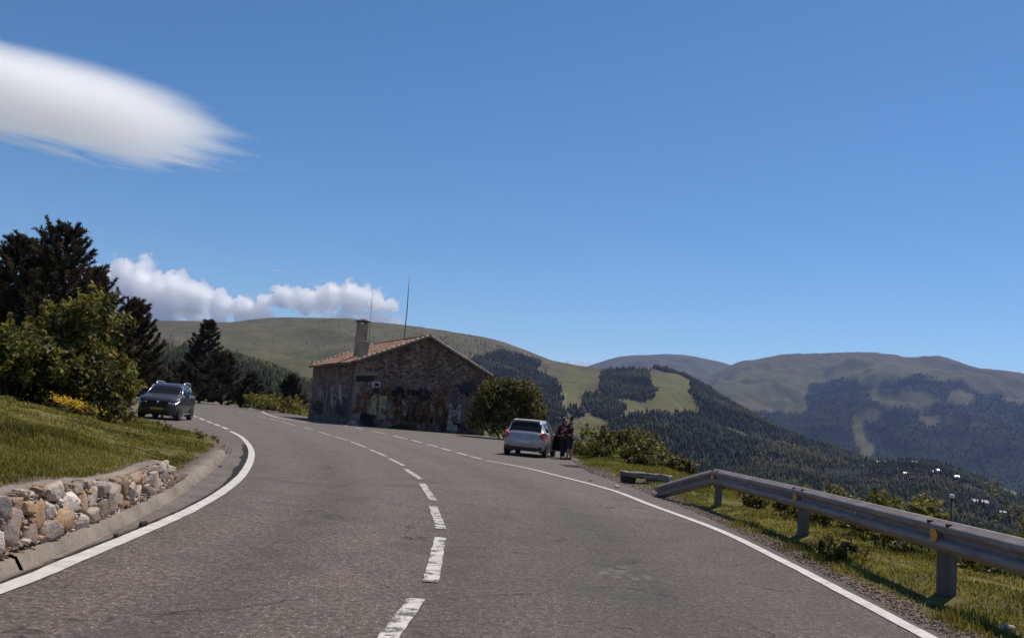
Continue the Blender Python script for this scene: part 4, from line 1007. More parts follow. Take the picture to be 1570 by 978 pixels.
# ---- openings and paint on the walls
def paint(name, c, thin=0.5):
    M = MT(name); v = M.coord('Object'); f = M.noise(v, 3.5, 6, 0.7); g = M.noise(v, 22, 4, 0.7)
    M.base(M.ramp(f, [(0.3, [x * 0.7 for x in c]), (0.7, c)])); M.set(0.8, 0, 0.2)
    tr = M.n('ShaderNodeBsdfTransparent'); mx = M.n('ShaderNodeMixShader')
    M.l(M.ramp(M.math('ADD', M.math('MULTIPLY', f, 0.5), M.math('MULTIPLY', g, 0.5)), [(thin - 0.07, 0.0), (thin + 0.05, 0.88)]), mx.inputs[0]); M.l(tr.outputs[0], mx.inputs[1]); M.l(M.b.outputs[0], mx.inputs[2]); M.l(mx.outputs[0], M.out.inputs['Surface'])
    return M.m
PN = dict(black=paint('black_spray', (0.02, 0.018, 0.022), 0.44), white=paint('white_spray', (0.44, 0.40, 0.40), 0.48), cream=paint('cream_spray', (0.40, 0.33, 0.19), 0.44), rust=paint('rust_spray', (0.17, 0.065, 0.04), 0.42),
          ochre=paint('ochre_spray', (0.155, 0.075, 0.024), 0.47), blue=paint('blue_spray', (0.055, 0.05, 0.075), 0.50), teal=paint('slate_spray', (0.035, 0.034, 0.036), 0.46), purple=paint('violet_spray', (0.13, 0.085, 0.115), 0.53), pink=paint('pale_spray', (0.30, 0.22, 0.20), 0.53))
def patch(name, pts2, depth, mat, side='g', jitter=0.0, seed=0):
    """thin coat of paint lying on the gable ('g') or side ('s') wall, outline in local metres"""
    rng = np.random.default_rng(seed); P = []
    n = len(pts2)
    for k in range(n):
        a, b = np.array(pts2[k]), np.array(pts2[(k+1) % n])
        m = max(1, int(np.linalg.norm(b - a) / 0.15)) if jitter else 1
        for q in range(m):
            p = a + (b - a) * q / m; P.append(p + rng.normal(0, jitter, 2))
    bm = bmesh.new()
    prism(bm, [(p[0], -depth, p[1]) if side == 'g' else (-depth, p[0], p[1]) for p in P], (0, 0.003, 0) if side == 'g' else (0.003, 0, 0))
    return bm_obj(name, bm, mat, house)
def rect_px(x0, y0, x1, y1, f=gable): return [f(x0, y1), f(x1, y1), f(x1, y0), f(x0, y0)]
def blob(x0, y0, x1, y1, seed, f=gable, n=26, k=0.22):
    rng = np.random.default_rng(seed); a0, z0 = f((x0+x1)/2, (y0+y1)/2); a1, z1 = f(x1, y0); rx, rz = abs(a1 - a0), abs(z1 - z0)
    ph = rng.random(4) * 6.28
    return [(a0 + math.cos(t) * rx * (1 + k * math.sin(3*t + ph[0]) + k * 0.6 * math.sin(5*t + ph[1])), z0 + math.sin(t) * rz * (1 + k * math.sin(2*t + ph[2]) + k * 0.6 * math.sin(7*t + ph[3]))) for t in np.linspace(0, 2*PI, n, endpoint=False)]
ZX, ZY = 260/1570., 120/725.
z2 = lambda a, b, c, d: (500 + a * ZX, 560 + b * ZY, 500 + c * ZX, 560 + d * ZY)
patch('lintel', rect_px(*z2(280, 62, 470, 92)), 0.022, m_crust, 'g', 0.01, 1)
patch('boarded_opening', rect_px(*z2(276, 98, 440, 150)), 0.02, m_void, 'g', 0.02, 2)
patch('window_surround', rect_px(*z2(420, 148, 502, 205)), 0.02, simple('whitewash', (0.34, 0.31, 0.30), 0.9), 'g', 0.015, 3)
patch('window_hole', rect_px(*z2(448, 165, 490, 197)), 0.026, m_void, 'g', 0.01, 4)
gp = [(290, 440, 465, 560, 'teal', 5), (430, 205, 500, 262, 'teal', 6), (600, 215, 740, 300, 'black', 7), (740, 225, 860, 280, 'black', 8), (850, 230, 985, 300, 'blue', 9), (1195, 175, 1400, 245, 'blue', 10), (1120, 255, 1230, 360, 'purple', 11),
      (1220, 300, 1340, 400, 'pink', 12), (200, 300, 250, 520, 'purple', 13), (960, 335, 990, 395, 'white', 14), (560, 320, 605, 420, 'pink', 15), (740, 330, 830, 540, 'black', 16), (820, 470, 1000, 560, 'black', 17), (1130, 530, 1290, 590, 'black', 18),
      (215, 460, 275, 560, 'pink', 19), (540, 160, 640, 210, 'pink', 20), (700, 140, 960, 200, 'pink', 21), (500, 215, 600, 275, 'purple', 22), (600, 550, 800, 610, 'teal', 23), (1000, 250, 1130, 330, 'pink', 24), (480, 470, 600, 530, 'purple', 25)]
for k, (a, b, c, d, m, s) in enumerate(gp): patch('graffiti_patch', blob(*z2(a, b, c, d), s), 0.0085 + 0.0012 * k, PN[m], 'g')
rp = np.random.default_rng(91)
for k in range(34):
    a = rp.uniform(215, 1330); b = rp.uniform(250, 590); w_, h_ = rp.uniform(18, 60), rp.uniform(20, 70)
    patch('graffiti_patch', blob(*z2(a - w_, b - h_, a + w_, b + h_), 200 + k, k=0.3), 0.0355 + 0.00008 * k, PN[['pink', 'white', 'purple', 'teal', 'rust', 'black', 'pink', 'blue', 'ochre'][k % 9]], 'g')
for k in range(26):                      # quick spray scribbles
    a = rp.uniform(230, 1300); b = rp.uniform(240, 560); pts_ = []
    for q in range(9): pts_.append((a + q * rp.uniform(8, 13), b + rp.normal(0, 24)))
    up_ = [gable(500 + x * ZX, 560 + y * ZY) for x, y in pts_]; lo_ = [(x, z - 0.05) for x, z in up_[::-1]]
    patch('graffiti_stroke', up_ + lo_, 0.0385 + 0.00005 * k, PN[['white', 'black', 'pink', 'black', 'cream'][k % 5]], 'g')
def letter(ch_, a, b, c, d, mat, out, depth, shear=0.0, bold=0.05):
    """spray-painted capital: filled letter over a fatter dark one, fitted to its box on the gable"""
    x0, z0 = gable(500 + a * ZX, 560 + d * ZY); x1, z1 = gable(500 + c * ZX, 560 + b * ZY)
    for m, off, dp in ((PN[out], 0.075, depth), (PN[mat], bold * 0.5, depth + 0.004)):
        cu = bpy.data.curves.new('t', 'FONT'); cu.body = ch_; cu.size = 1; cu.offset = 0.0; cu.resolution_u = 3
        t = bpy.data.objects.new('t', cu); COL.objects.link(t); dg = bpy.context.evaluated_depsgraph_get()
        me = bpy.data.meshes.new_from_object(t.evaluated_get(dg)); bpy.data.objects.remove(t)
        co = np.array([v.co for v in me.vertices]); lo, hi = co.min(0), co.max(0)
        bm = bmesh.new(); bm.from_mesh(me); bpy.data.meshes.remove(me)
        if off: # fatten outwards along boundary normals
            sc = np.array([(x1 - x0) / (hi[0] - lo[0]), (z1 - z0) / (hi[1] - lo[1])])
            for v in bm.verts: v.co = Vector(((v.co.x - lo[0]) * sc[0], (v.co.y - lo[1]) * sc[1], 0))
            nr = {}
            for v in bm.verts:
                d_ = Vector((0, 0, 0))
                for e in v.link_edges:
                    if e.is_boundary:
                        f = e.link_faces[0]; mid = (e.verts[0].co + e.verts[1].co) / 2; t_ = (e.verts[1].co - e.verts[0].co).normalized(); q = Vector((t_.y, -t_.x, 0))
                        if q.dot(f.calc_center_median() - mid) > 0: q = -q
                        d_ += q
                nr[v] = d_.normalized() * off if d_.length > 1e-6 else d_
            for v, q in nr.items(): v.co = v.co + q
        for v in bm.verts: v.co = Vector((x0 + v.co.x + shear * v.co.y, -dp, z0 + v.co.y))
        bm_obj('graffiti_letter', bm, m, house)
for i_, (ch_, a, b, c, d, m, o_) in enumerate([('J', 238, 285, 320, 435, 'rust', 'black'), ('T', 318, 262, 408, 425, 'rust', 'black'), ('R', 408, 295, 480, 450, 'cream', 'black'), ('E', 482, 290, 560, 480, 'cream', 'black'),
      ('A', 608, 270, 738, 535, 'ochre', 'black'), ('I', 762, 350, 800, 520, 'ochre', 'black'), ('M', 835, 340, 960, 515, 'ochre', 'black'), ('O', 1000, 335, 1105, 520, 'ochre', 'black'), ('M', 1130, 372, 1245, 520, 'white', 'blue')]):
    letter(ch_, a, b, c, d, m, o_, 0.0405 + 0.0006 * i_, bold=0.16)
z3 = lambda x, y: sidew(300 + x * 400/1570., 560 + y * 200/785.)
for k, (x0, y0, x1, y1) in enumerate([(690, 150, 697, 205), (745, 130, 752, 205), (760, 140, 765, 195), (815, 125, 824, 245), (862, 115, 876, 205), (872, 150, 880, 235), (835, 210, 842, 245)]):
    P_ = [z3(x0, y0), z3(x1, y0 + 3), z3(x1 + 2, y1), z3(x0 + 1, y1)]; patch('graffiti_stroke', P_, 0.012 + 0.001 * k, PN['white'], 's', 0.02, 40 + k)
for k, (x0, y0, x1, y1, m) in enumerate([(700, 215, 780, 290, 'teal'), (840, 200, 930, 300, 'blue'), (785, 120, 812, 250, 'purple'), (905, 140, 935, 330, 'purple')]):
    patch('graffiti_patch', blob(300 + x0 * .2548, 560 + y0 * .2548, 300 + x1 * .2548, 560 + y1 * .2548, 60 + k, lambda a, b: sidew(a, b)), 0.006 + 0.001 * k, PN[m], 's')

# ================================================================== vegetation
def quads_from(C, N, size, rng, aspect=0.55, fold=0.0):
    """leaf quads (diamonds) at C with normals N"""
    n = len(C); a = rng.normal(size=(n, 3)); a -= (a * N).sum(1, keepdims=True) * N; a /= np.linalg.norm(a, axis=1, keepdims=True) + 1e-9
    b = np.cross(N, a); s = np.asarray(size)[:, None]
    V = np.stack([C - a * s, C + b * s * aspect - N * s * fold, C + a * s, C - b * s * aspect - N * s * fold], 1).reshape(-1, 3)
    return V, (np.arange(n)[:, None] * 4 + np.arange(4)[None])
LEAF_G = leafmat('leaf_green', [(0.0, (0.038, 0.040, 0.012)), (0.45, (0.098, 0.094, 0.023)), (0.8, (0.172, 0.160, 0.034)), (1.0, (0.27, 0.23, 0.058))], 0.42)
LEAF_D = leafmat('leaf_dark', [(0.0, (0.026, 0.024, 0.011)), (0.5, (0.076, 0.071, 0.020)), (0.85, (0.150, 0.138, 0.033)), (1.0, (0.24, 0.205, 0.06))], 0.38)
NEEDLE = leafmat('pine_needles', [(0.0, (0.021, 0.017, 0.011)), (0.5, (0.055, 0.043, 0.025)), (0.9, (0.11, 0.085, 0.045)), (1.0, (0.18, 0.115, 0.07))], 0.25, 0.7)
GRASS = leafmat('grass_blades', [(0.0, (0.085, 0.078, 0.018)), (0.4, (0.175, 0.163, 0.030)), (0.75, (0.265, 0.23, 0.052)), (0.92, (0.29, 0.25, 0.09)), (1.0, (0.40, 0.34, 0.18))], 0.40, 0.6)
YELLOW = leafmat('yellow_petals', [(0.0, (0.46, 0.28, 0.012)), (1.0, (0.72, 0.50, 0.04))], 0.35)
BARK = simple('bark', (0.085, 0.062, 0.047), 0.9, 0, 0.2, 0.4, 8)
def shrub(name, label, cat, base, lobes, n, leaf, mat, seed, group=None, stems=7, gap=0.35, tint=(0.5, 0.2)):
    """lobes: list of (dx, dy, z, rx, ry, rz) relative to base. leaves gather in twig clusters on the lobes' shells"""
    rng = np.random.default_rng(seed); root = thing(name, label, cat, tuple(base), group=group)
    L = np.array(lobes, float); w = L[:, 3] * L[:, 5]; w /= w.sum(); C, N, T = [], [], []
    ncl = max(8, n // 26); per = 26
    k = rng.choice(len(L), ncl, p=w); d = rng.normal(size=(ncl, 3)); d /= np.linalg.norm(d, axis=1, keepdims=True); d[:, 2] = np.where(d[:, 2] < -0.3, -d[:, 2], d[:, 2])
    rad = rng.uniform(0.45, 1.08, ncl) ** 0.6
    rad *= 1 + 0.22 * fbm(d[:, 0] * 2 + k, d[:, 1] * 2, d[:, 2] * 2, octv=3)
    P = L[k, :3] + d * L[k, 3:] * rad[:, None]
    keep = (vnoise(P[:, 0] * 1.9 + seed, P[:, 1] * 1.9, P[:, 2] * 1.9) > -gap) & (P[:, 2] > 0.02)
    P, d, rad = P[keep], d[keep], rad[keep]; ncl = len(P)
    spread = leaf * rng.uniform(1.6, 3.6, ncl)
    # each twig reaches outward and up: leaves strung along it
    tw = d * 0.8 + np.array([0, 0, 0.55]) + rng.normal(0, 0.35, (ncl, 3)); tw /= np.linalg.norm(tw, axis=1, keepdims=True)
    tl = leaf * rng.uniform(2.5, 6.5, ncl)
    s = rng.random((ncl, per, 1)); Q = P[:, None] + tw[:, None] * tl[:, None, None] * s + rng.normal(0, 0.42, (ncl, per, 3)) * (spread[:, None, None] * (1.1 - 0.7 * s))
    nn = d[:, None] * 0.5 + rng.normal(0, 0.75, (ncl, per, 3)) + np.array([0, 0, 0.35]); nn /= np.linalg.norm(nn, axis=2, keepdims=True)
    tt = np.clip(rng.normal(tint[0], tint[1], (ncl, 1)) + rng.normal(0, 0.16, (ncl, per)), 0, 1)
    Q = Q.reshape(-1, 3); nn = nn.reshape(-1, 3); tt = tt.ravel(); ok = Q[:, 2] > 0.0; Q, nn, tt = Q[ok], nn[ok], tt[ok]
    V, Fq = quads_from(Q, nn, leaf * rng.uniform(0.6, 1.25, len(Q)), rng, 0.5, 0.12)
    fast_mesh('crown', V, Fq, mat, root, attrs={'tint': np.repeat(tt, 4)})
    bm = bmesh.new()
    for q in range(stems):
        l = L[rng.integers(len(L))]; e = Vector((l[0] + rng.normal(0, 0.3) * l[3], l[1] + rng.normal(0, 0.3) * l[4], l[2] + l[5] * rng.uniform(0.1, 0.6)))
        b = Vector((rng.normal(0, 0.12) + l[0] * 0.25, rng.normal(0, 0.12) + l[1] * 0.25, -0.15)); m = b.lerp(e, 0.5) + Vector(rng.normal(0, 0.08, 3)); r = 0.035 * max(0.5, min(2.0, L[:, 5].max()))
        tube(bm, [b, m, e], [r, r * 0.7, r * 0.25], 6)
    bm_obj('trunk', bm, BARK, root, True)
    return root
def pine(label, base, h, rad, seed, group=None, nbr=70, dens=60, needle=0.16, width=0.022, low=0.12, lean=(0, 0), up=0.55, mat=None, shape=0.8, name='pine_tree', bot=0.0):
    rng = np.random.default_rng(seed); root = thing(name, label, 'tree', tuple(base), group=group)
    bm = bmesh.new(); tr = [Vector((lean[0] * t * h + 0.05 * h * 0.3 * math.sin(t * 4 + seed) * t, lean[1] * t * h, -0.3 + t * (h + 0.25))) for t in np.linspace(0, 1, 9)]
    R0 = 0.018 * h + 0.03; tube(bm, tr, [R0 * (1 - 0.93 * t) for t in np.linspace(0, 1, 9)], 8)
    S0, S1, SR = [], [], []
    def shoot(a, b, droop=0.0): S0.append(a); S1.append(b)
    for k in range(nbr):
        t = low + (1 - low) * (k + rng.random()) / nbr; f = t * 8; i = min(7, int(f)); p0 = tr[i].lerp(tr[i+1], f - i)
        az = k * 2.399 + rng.normal(0, 0.4)
        prof = (1 - t) ** shape * min(1.0, 0.55 + 1.8 * (t - low) / max(0.05, 0.35 - bot)) if t < low + 0.3 else (1 - t) ** shape
        l = rad * (prof + 0.05) * rng.uniform(0.55, 1.15); out = Vector((math.cos(az), math.sin(az), 0)); el = rng.uniform(-0.10, 0.25) + 0.25 * t
        pm = p0 + out * l * 0.55 + Vector((0, 0, l * 0.55 * el)); pe = p0 + out * l + Vector((0, 0, l * (el + up * 0.55)))
        tube(bm, [p0, pm, pe], [0.014 * l + 0.012, 0.01 * l + 0.008, 0.004], 5, cap=False)
        # upright shoots along the branch and at the tip
        ns = 2 + int(l * 3.2)
        for q in range(ns):
            s_ = 0.30 + 0.70 * (q + rng.random()) / ns; c = (p0.lerp(pm, s_ / 0.55) if s_ < 0.55 else pm.lerp(pe, (s_ - 0.55) / 0.45))
            side = out.cross(Vector((0, 0, 1))) * rng.normal(0, 0.55)
            d = (out * rng.uniform(0.3, 0.9) + side + Vector((0, 0, rng.uniform(0.25, 1.0) * up * 1.7))).normalized()
            shoot(c - d * 0.05, c + d * rng.uniform(0.28, 0.62) * (0.5 + 0.06 * h))
        shoot(pm, pe + (pe - pm).normalized() * 0.15 * (0.5 + 0.06 * h))
    for q in range(5): shoot(tr[7].lerp(tr[8], q / 5), tr[7].lerp(tr[8], q / 5) + Vector((rng.normal(0, .12), rng.normal(0, .12), 0.55)) * (0.5 + 0.06 * h))
    A = np.array([tuple(v) for v in S0]); B = np.array([tuple(v) for v in S1]); ns = len(A)
    d = B - A; ln = np.linalg.norm(d, axis=1, keepdims=True); d /= ln
    per = dens; s = rng.random((ns, per, 1)) ** 0.8; C = A[:, None] + (B - A)[:, None] * s
    r = rng.normal(size=(ns, per, 3)); r -= (r * d[:, None]).sum(2, keepdims=True) * d[:, None]; r /= np.linalg.norm(r, axis=2, keepdims=True)
    nd = d[:, None] * 0.75 + r * 0.8; nd /= np.linalg.norm(nd, axis=2, keepdims=True)
    w = np.cross(nd, rng.normal(size=(ns, per, 3))); w /= np.linalg.norm(w, axis=2, keepdims=True); wd = width * rng.uniform(0.6, 1.3, (ns, per, 1)); L_ = needle * rng.uniform(0.7, 1.25, (ns, per, 1)) * (1.1 - 0.35 * s)
    V = np.stack([C - w * wd, C + w * wd, C + nd * L_], 2).reshape(-1, 3)
    tt = np.clip(np.repeat(rng.normal(0.45, 0.2, ns), per) + rng.normal(0, 0.12, ns * per), 0, 1)
    fast_mesh('crown', V, np.arange(len(V)).reshape(-1, 3), mat or NEEDLE, root, attrs={'tint': np.repeat(tt, 3)})
    bm_obj('trunk', bm, BARK, root, True)
    return root
def gz(x, y):
    kx = float(K_x(y)) - 0.16
    return float(h_bank(kx - x, y)) if x < kx else float(h_verge(x, y))
def px_on(px, y, dz=0.0):                    # ground point below the sight line px, at depth y
    p = atd(px, 600, y); x = p[0]
    for _ in range(4):
        z = gz(x, y); 
        pp = project(np.array([[x, y, z]])); x += (px - pp[0][0]) * y / FPX
    return np.array([x, y, gz(x, y) + dz])
def height_px(px, py, y): return atd(px, py, y)[2]
# --- the tall pines on the left
for (px, ytop, y, rad, seed, lab, nb) in [
    (84, 333, 33, 3.2, 3, 'tallest dark pine on the left, its tip above all others', 95),
    (12, 352, 34, 3.4, 4, 'dark pine cut by the left edge of the photo', 95),
    (48, 366, 36, 3.1, 14, 'dark pine standing between the tallest pine and the left edge', 80),
    (120, 400, 35, 2.7, 5, 'dark pine leaning right of the tallest one, in front of the long cloud', 75),
    (153, 442, 38, 1.5, 6, 'slim young pine with upright tips left of the road', 50),
    (201, 449, 36, 1.7, 7, 'young pine nearest the road, above the leafy bushes', 60),
    (177, 474, 37, 1.1, 8, 'short pine wedged between the two young pines', 44)]:
    b = px_on(px - 0.10 * (600 - ytop), y); h = (height_px(px, ytop, y) - b[2]) - 0.45
    pine(lab, b, h, rad, seed, 'pines on the bank at left', nbr=int(nb * 1.35), dens=70, needle=0.18, width=0.022, low=0.32 if seed in (7, 8) else 0.10, lean=(0.02 if seed != 5 else 0.07, 0), up=0.75, shape=0.75)
# --- leafy shrubs before them
def lobes(rng_seed, R, H, n, flat=0.8):
    r = np.random.default_rng(rng_seed); o = [(0, 0, H * 0.45, R * 0.72, R * 0.6, H * 0.48)]
    for k in range(n):
        a = r.random() * 6.28; q = r.uniform(0.35, 0.8) * R; s = r.uniform(0.28, 0.5)
        o.append((math.cos(a) * q, math.sin(a) * q * flat, H * r.uniform(0.2, 0.78), R * s, R * s, H * s * 0.8))
    return o
for (px, ytop, y, R, n, mat, seed, lab, tn) in [
    (78, 458, 23.5, 1.45, 14000, LEAF_G, 1, 'tallest light green leafy shrub under the pines', (0.60, 0.2)),
    (20, 520, 22.0, 1.5, 9000, LEAF_G, 2, 'green shrub at the left edge of the photo', (0.5, 0.2)),
    (125, 525, 25.5, 1.15, 10000, LEAF_G, 3, 'broad green shrub in the middle of the bank', (0.52, 0.2)),
    (158, 572, 27.0, 0.75, 6500, LEAF_G, 4, 'rounded green shrub touching the dark car', (0.58, 0.2)),
    (118, 565, 23.0, 1.15, 6500, LEAF_D, 5, 'dark low shrub behind the yellow flowers', (0.45, 0.2)),
    (60, 560, 24.0, 1.3, 6500, LEAF_D, 6, 'dark shrub low down between the left shrubs', (0.42, 0.2)),
    (150, 606, 24.5, 0.8, 4500, LEAF_D, 9, 'low dark shrub at the foot of the broad green one', (0.5, 0.2))]:
    b = px_on(px - 0.06 * (610 - ytop), y, -0.05); h = height_px(px, ytop, y) - b[2] - 0.1
    shrub('shrub', lab, 'shrub', b, lobes(seed * 7, R, h, 9), n, 0.085, mat, seed, 'leafy shrubs on the bank', tint=tn)
# --- pines beyond the road
for (px, ytop, y, rad, seed, lab, nb) in [
    (316, 490, 118, 4.6, 21, 'big conical pine beyond the road, behind the dark car', 80), (283, 556, 112, 4.4, 22, 'bushy dark pine left of the big conical one', 60),
    (345, 540, 122, 4.0, 23, 'dark pine clinging to the right flank of the big conical one', 56), (384, 569, 112, 2.6, 24, 'small pine right of the big conical pine', 44),
    (446, 573, 98, 2.2, 25, 'small pine just left of the house', 44), (250, 572, 108, 4.0, 26, 'dark pine behind the roof of the dark car', 50), (412, 598, 106, 1.6, 27, 'tiny pine between two small pines by the house', 30),
    (226, 548, 104, 4.0, 28, 'dark pine behind the leafy shrubs, left of the car', 50)]:
    b = px_on(px - 0.09 * (615 - ytop), y); h = height_px(px, ytop, y) - b[2] - 0.3
    pine(lab, b, h, rad, seed, 'pines beyond the road', nbr=int(nb * 1.3), dens=34, needle=0.42, width=0.065, low=0.05, up=0.5, shape=0.85, bot=0.2)
# grass and low growth left of the house
for (px, ytop, y, R, n, mat, seed, lab) in [(392, 611, 97, 1.9, 1500, LEAF_G, 41, 'pale low bush on the verge left of the small pines'), (418, 616, 94, 1.7, 1300, LEAF_G, 42, 'light green low bush before the tiny pine'), (449, 618, 90, 1.8, 1300, LEAF_G, 43, 'light green tuft beside the house corner')]:
    b = px_on(px, y, -0.05); h = max(0.5, height_px(px, ytop, y) - b[2]); shrub('shrub', lab, 'shrub', b, lobes(seed, R, h, 6), n, 0.16, mat, seed, 'low bushes beyond the road', tint=(0.75, 0.15), stems=3)
# --- big bush at the right corner of the house
b = px_on(775, 61.5, -0.05); h = height_px(775, 583, 61.5) - b[2]
shrub('bush', 'large round dark green bush at the right corner of the house', 'bush', b, [(0, -0.2, h*.22, 2.5, 1.9, h*.26), (0, 0, h*.46, 2.35, 1.8, h*.48), (-1.5, 0.2, h*.35, 1.1, 1.2, h*.36), (1.6, -0.2, h*.36, 1.0, 1.2, h*.36), (0.6, -0.5, h*.70, 1.4, 1.2, h*.28), (-0.8, -0.4, h*.66, 1.3, 1.2, h*.28), (1.2, 0.3, h*.62, 1.1, 1, h*.26)], 27000, 0.10, LEAF_D, 51, tint=(0.62, 0.22), gap=0.75)
b = px_on(760, 59.5, -0.05); shrub('shrub', 'tiny pale weed at the foot of the big bush left of the silver car', 'weed', b, [(0, 0, 0.3, 0.35, 0.3, 0.3)], 350, 0.09, LEAF_G, 52, stems=2, tint=(0.8, 0.1))
# --- bushes along the verge right of the couple
for (px, ytop, y, R, n, mat, seed, lab, tn) in [
    (950, 667, 38.5, 1.45, 9000, LEAF_D, 61, 'tallest bush on the right verge, next to the couple', (0.66, 0.22)),
    (990, 685, 34.0, 0.95, 5000, LEAF_G, 62, 'pale grassy bush in front of the tall verge bush', (0.55, 0.2)),
    (1012, 699, 33.0, 0.9, 4200, LEAF_D, 63, 'bush sloping down behind the slab bench', (0.6, 0.2)),
    (1032, 716, 31.0, 0.75, 2800, LEAF_D, 64, 'last low bush before the bent barrier end', (0.6, 0.2)),
    (897, 684, 41.0, 0.9, 2200, LEAF_G, 65, 'low weeds just right of the couple', (0.5, 0.2)),
    (920, 690, 37.5, 0.7, 1700, LEAF_G, 66, 'low green weeds left of the tall verge bush', (0.55, 0.2))]:
    b = px_on(px, y, -0.1); h = max(0.45, height_px(px, ytop, y) - b[2])
    shrub('bush', lab, 'bush', b, lobes(seed, R, h, 8), n, 0.075, mat, seed, 'bushes on the right verge', tint=tn, stems=6)
for k, (px, ytop, y, R, n, mat, lab) in enumerate([
    (1290, 756, 19.0, 0.5, 1300, LEAF_G, 'yellowish bush showing above the barrier, left of its neighbours'), (1358, 756, 17.0, 0.42, 1200, LEAF_G, 'arching yellow green bush above the barrier'), (1405, 770, 15.5, 0.5, 1700, LEAF_G, 'bright green bush above the barrier beside the marker post'),
    (1428, 756, 22.0, 0.45, 1400, LEAF_D, 'dark bush behind the bright green one above the barrier'), (1150, 764, 17.8, 0.45, 1300, LEAF_D, 'dark bush under the barrier between first and second post'),
    (1208, 776, 16.0, 0.42, 1300, LEAF_D, 'dark bush behind the second post of the barrier'), (1270, 785, 14.5, 0.45, 1500, LEAF_G, 'loose bush under the barrier between the second and third post'),
    (1395, 812, 12.0, 0.5, 1800, LEAF_D, 'dark bush under the barrier just before the nearest post'), (1330, 800, 13.0, 0.5, 1500, LEAF_G, 'pale weeds under the barrier, middle of the wide bay'),
    (1285, 815, 10.8, 0.26, 500, LEAF_D, 'single dark weed standing in the grass below the barrier'), (1545, 850, 11.0, 0.8, 2600, LEAF_G, 'tangled weeds under the barrier at the right edge'),
    (1500, 835, 12.5, 0.7, 2000, LEAF_G, 'weeds behind the nearest post'), (1562, 778, 24.0, 1.5, 3500, LEAF_D, 'dark tree top at the right edge of the photo'), (1120, 765, 22.0, 0.6, 1500, LEAF_G, 'pale bush seen under the bent part of the barrier'), (1240, 756, 24.0, 0.35, 600, LEAF_G, 'sparse yellowish bush top above the second barrier post')]):
    b = px_on(px, y, -0.1); h = max(0.35, height_px(px, ytop, y) - b[2])
    shrub('bush', lab, 'bush', b, lobes(80 + k, R, h, 8), int(n * 1.2), 0.038 if y < 13 else 0.05, mat, 80 + k, 'bushes behind the barrier', tint=(0.62, 0.22), stems=6, gap=0.25)
# weeds at the end of the kerb, tufts on the bank
for k, (px, py, R, h, n, lab) in enumerate([(348, 690, 0.32, 0.42, 260, 'spiky weed growing at the far end of the kerb'), (246, 676, 0.25, 0.22, 160, 'small weed on the bank above the wall end'), (313, 676, 0.28, 0.3, 200, 'dark tuft on the bank tip near the dashes'), (247, 640, 0.5, 0.4, 300, 'dark tuft on the bank crest before the car'), (120, 643, 0.45, 0.28, 260, 'dark leafy tuft right under the yellow flowers')]):
    p = at(px, py, 0.1 if px > 240 else 0.5); z = gz(p[0], p[1]); shrub('weed', lab, 'weed', (p[0], p[1], z - 0.02), [(0, 0, h*.5, R, R, h*.5)], n, 0.05, LEAF_G if k == 0 else LEAF_D, 120 + k, 'weeds on the bank', stems=2, tint=(0.6, 0.2))
# yellow flowers
def flowers():
    rng = np.random.default_rng(77); p = px_on(112, 21.3); root = thing('flower_clump', 'clump of yellow flowers on the bank before the shrubs', 'flowers', tuple(p))
    n = 560; A = rng.normal(0, 1, (n, 3)); C = np.stack([A[:, 0] * 0.30 + 0.02, A[:, 1] * 0.22, 0.30 + A[:, 2] * 0.05 - A[:, 0] * 0.075], -1)
    nn = rng.normal(size=(n, 3)) + np.array([0, -0.4, 1.2]); nn /= np.linalg.norm(nn, axis=1, keepdims=True); V, Fq = quads_from(C, nn, rng.uniform(0.02, 0.04, n), rng, 0.8)
    fast_mesh('petals', V, Fq, YELLOW, root, attrs={'tint': np.repeat(rng.random(n), 4)})['kind'] = 'stuff'
    m = 900; C = np.stack([rng.normal(0, .34, m), rng.normal(0, .25, m), rng.uniform(0, 0.28, m)], -1); nn = rng.normal(size=(m, 3)); nn /= np.linalg.norm(nn, axis=1, keepdims=True); V, Fq = quads_from(C, nn, rng.uniform(0.025, 0.06, m), rng, 0.3)
    fast_mesh('leaves', V, Fq, LEAF_D, root, attrs={'tint': np.repeat(np.clip(rng.normal(.5, .2, m), 0, 1), 4)})
flowers()
# --- grass: blades, one object for the bank and one for the verge
def blades(name, X, Y, Z, h, label, seed, wid=0.0042):
    rng = np.random.default_rng(seed); n = len(X); az = rng.random(n) * 2 * PI; b = rng.uniform(0.1, 0.7, n) * h; w = wid * rng.uniform(0.6, 1.5, n) * np.maximum(1, np.hypot(X, Y) / 9.0)
    d = np.stack([np.cos(az), np.sin(az), np.zeros(n)], -1); s = np.stack([-np.sin(az), np.cos(az), np.zeros(n)], -1); P = np.stack([X, Y, Z - 0.01], -1); up = np.array([0, 0, 1.0])
    m = P + d * (b * 0.3)[:, None] + up * (h * 0.55)[:, None]; t = P + d * b[:, None] + up * h[:, None]
    V = np.stack([P - s * w[:, None], P + s * w[:, None], m + s * (w * 0.8)[:, None], m - s * (w * 0.8)[:, None], t], 1).reshape(-1, 3)
    i = np.arange(n)[:, None] * 5
    cl = fbm(X * 0.7, Y * 0.7, octv=4) * 0.75
    tt = np.clip(rng.normal(0.46, 0.2, n) + cl + (rng.random(n) < 0.05) * 0.4, 0, 1)
    o = fast_mesh(name, V, [i + np.array([[0, 1, 2, 3]]), i + np.array([[3, 2, 4]])], GRASS, attrs={'tint': np.repeat(tt, 5)})
    return tag(o, label, 'grass', kind='stuff')
rg = np.random.default_rng(31)
n = 330000; y = 5 + 37 * rg.random(n) ** 1.35; off = 13 * rg.random(n) ** 1.3 + 0.22
kx = K_x(y) - 0.16; x = kx - off; z = h_bank(off, y)
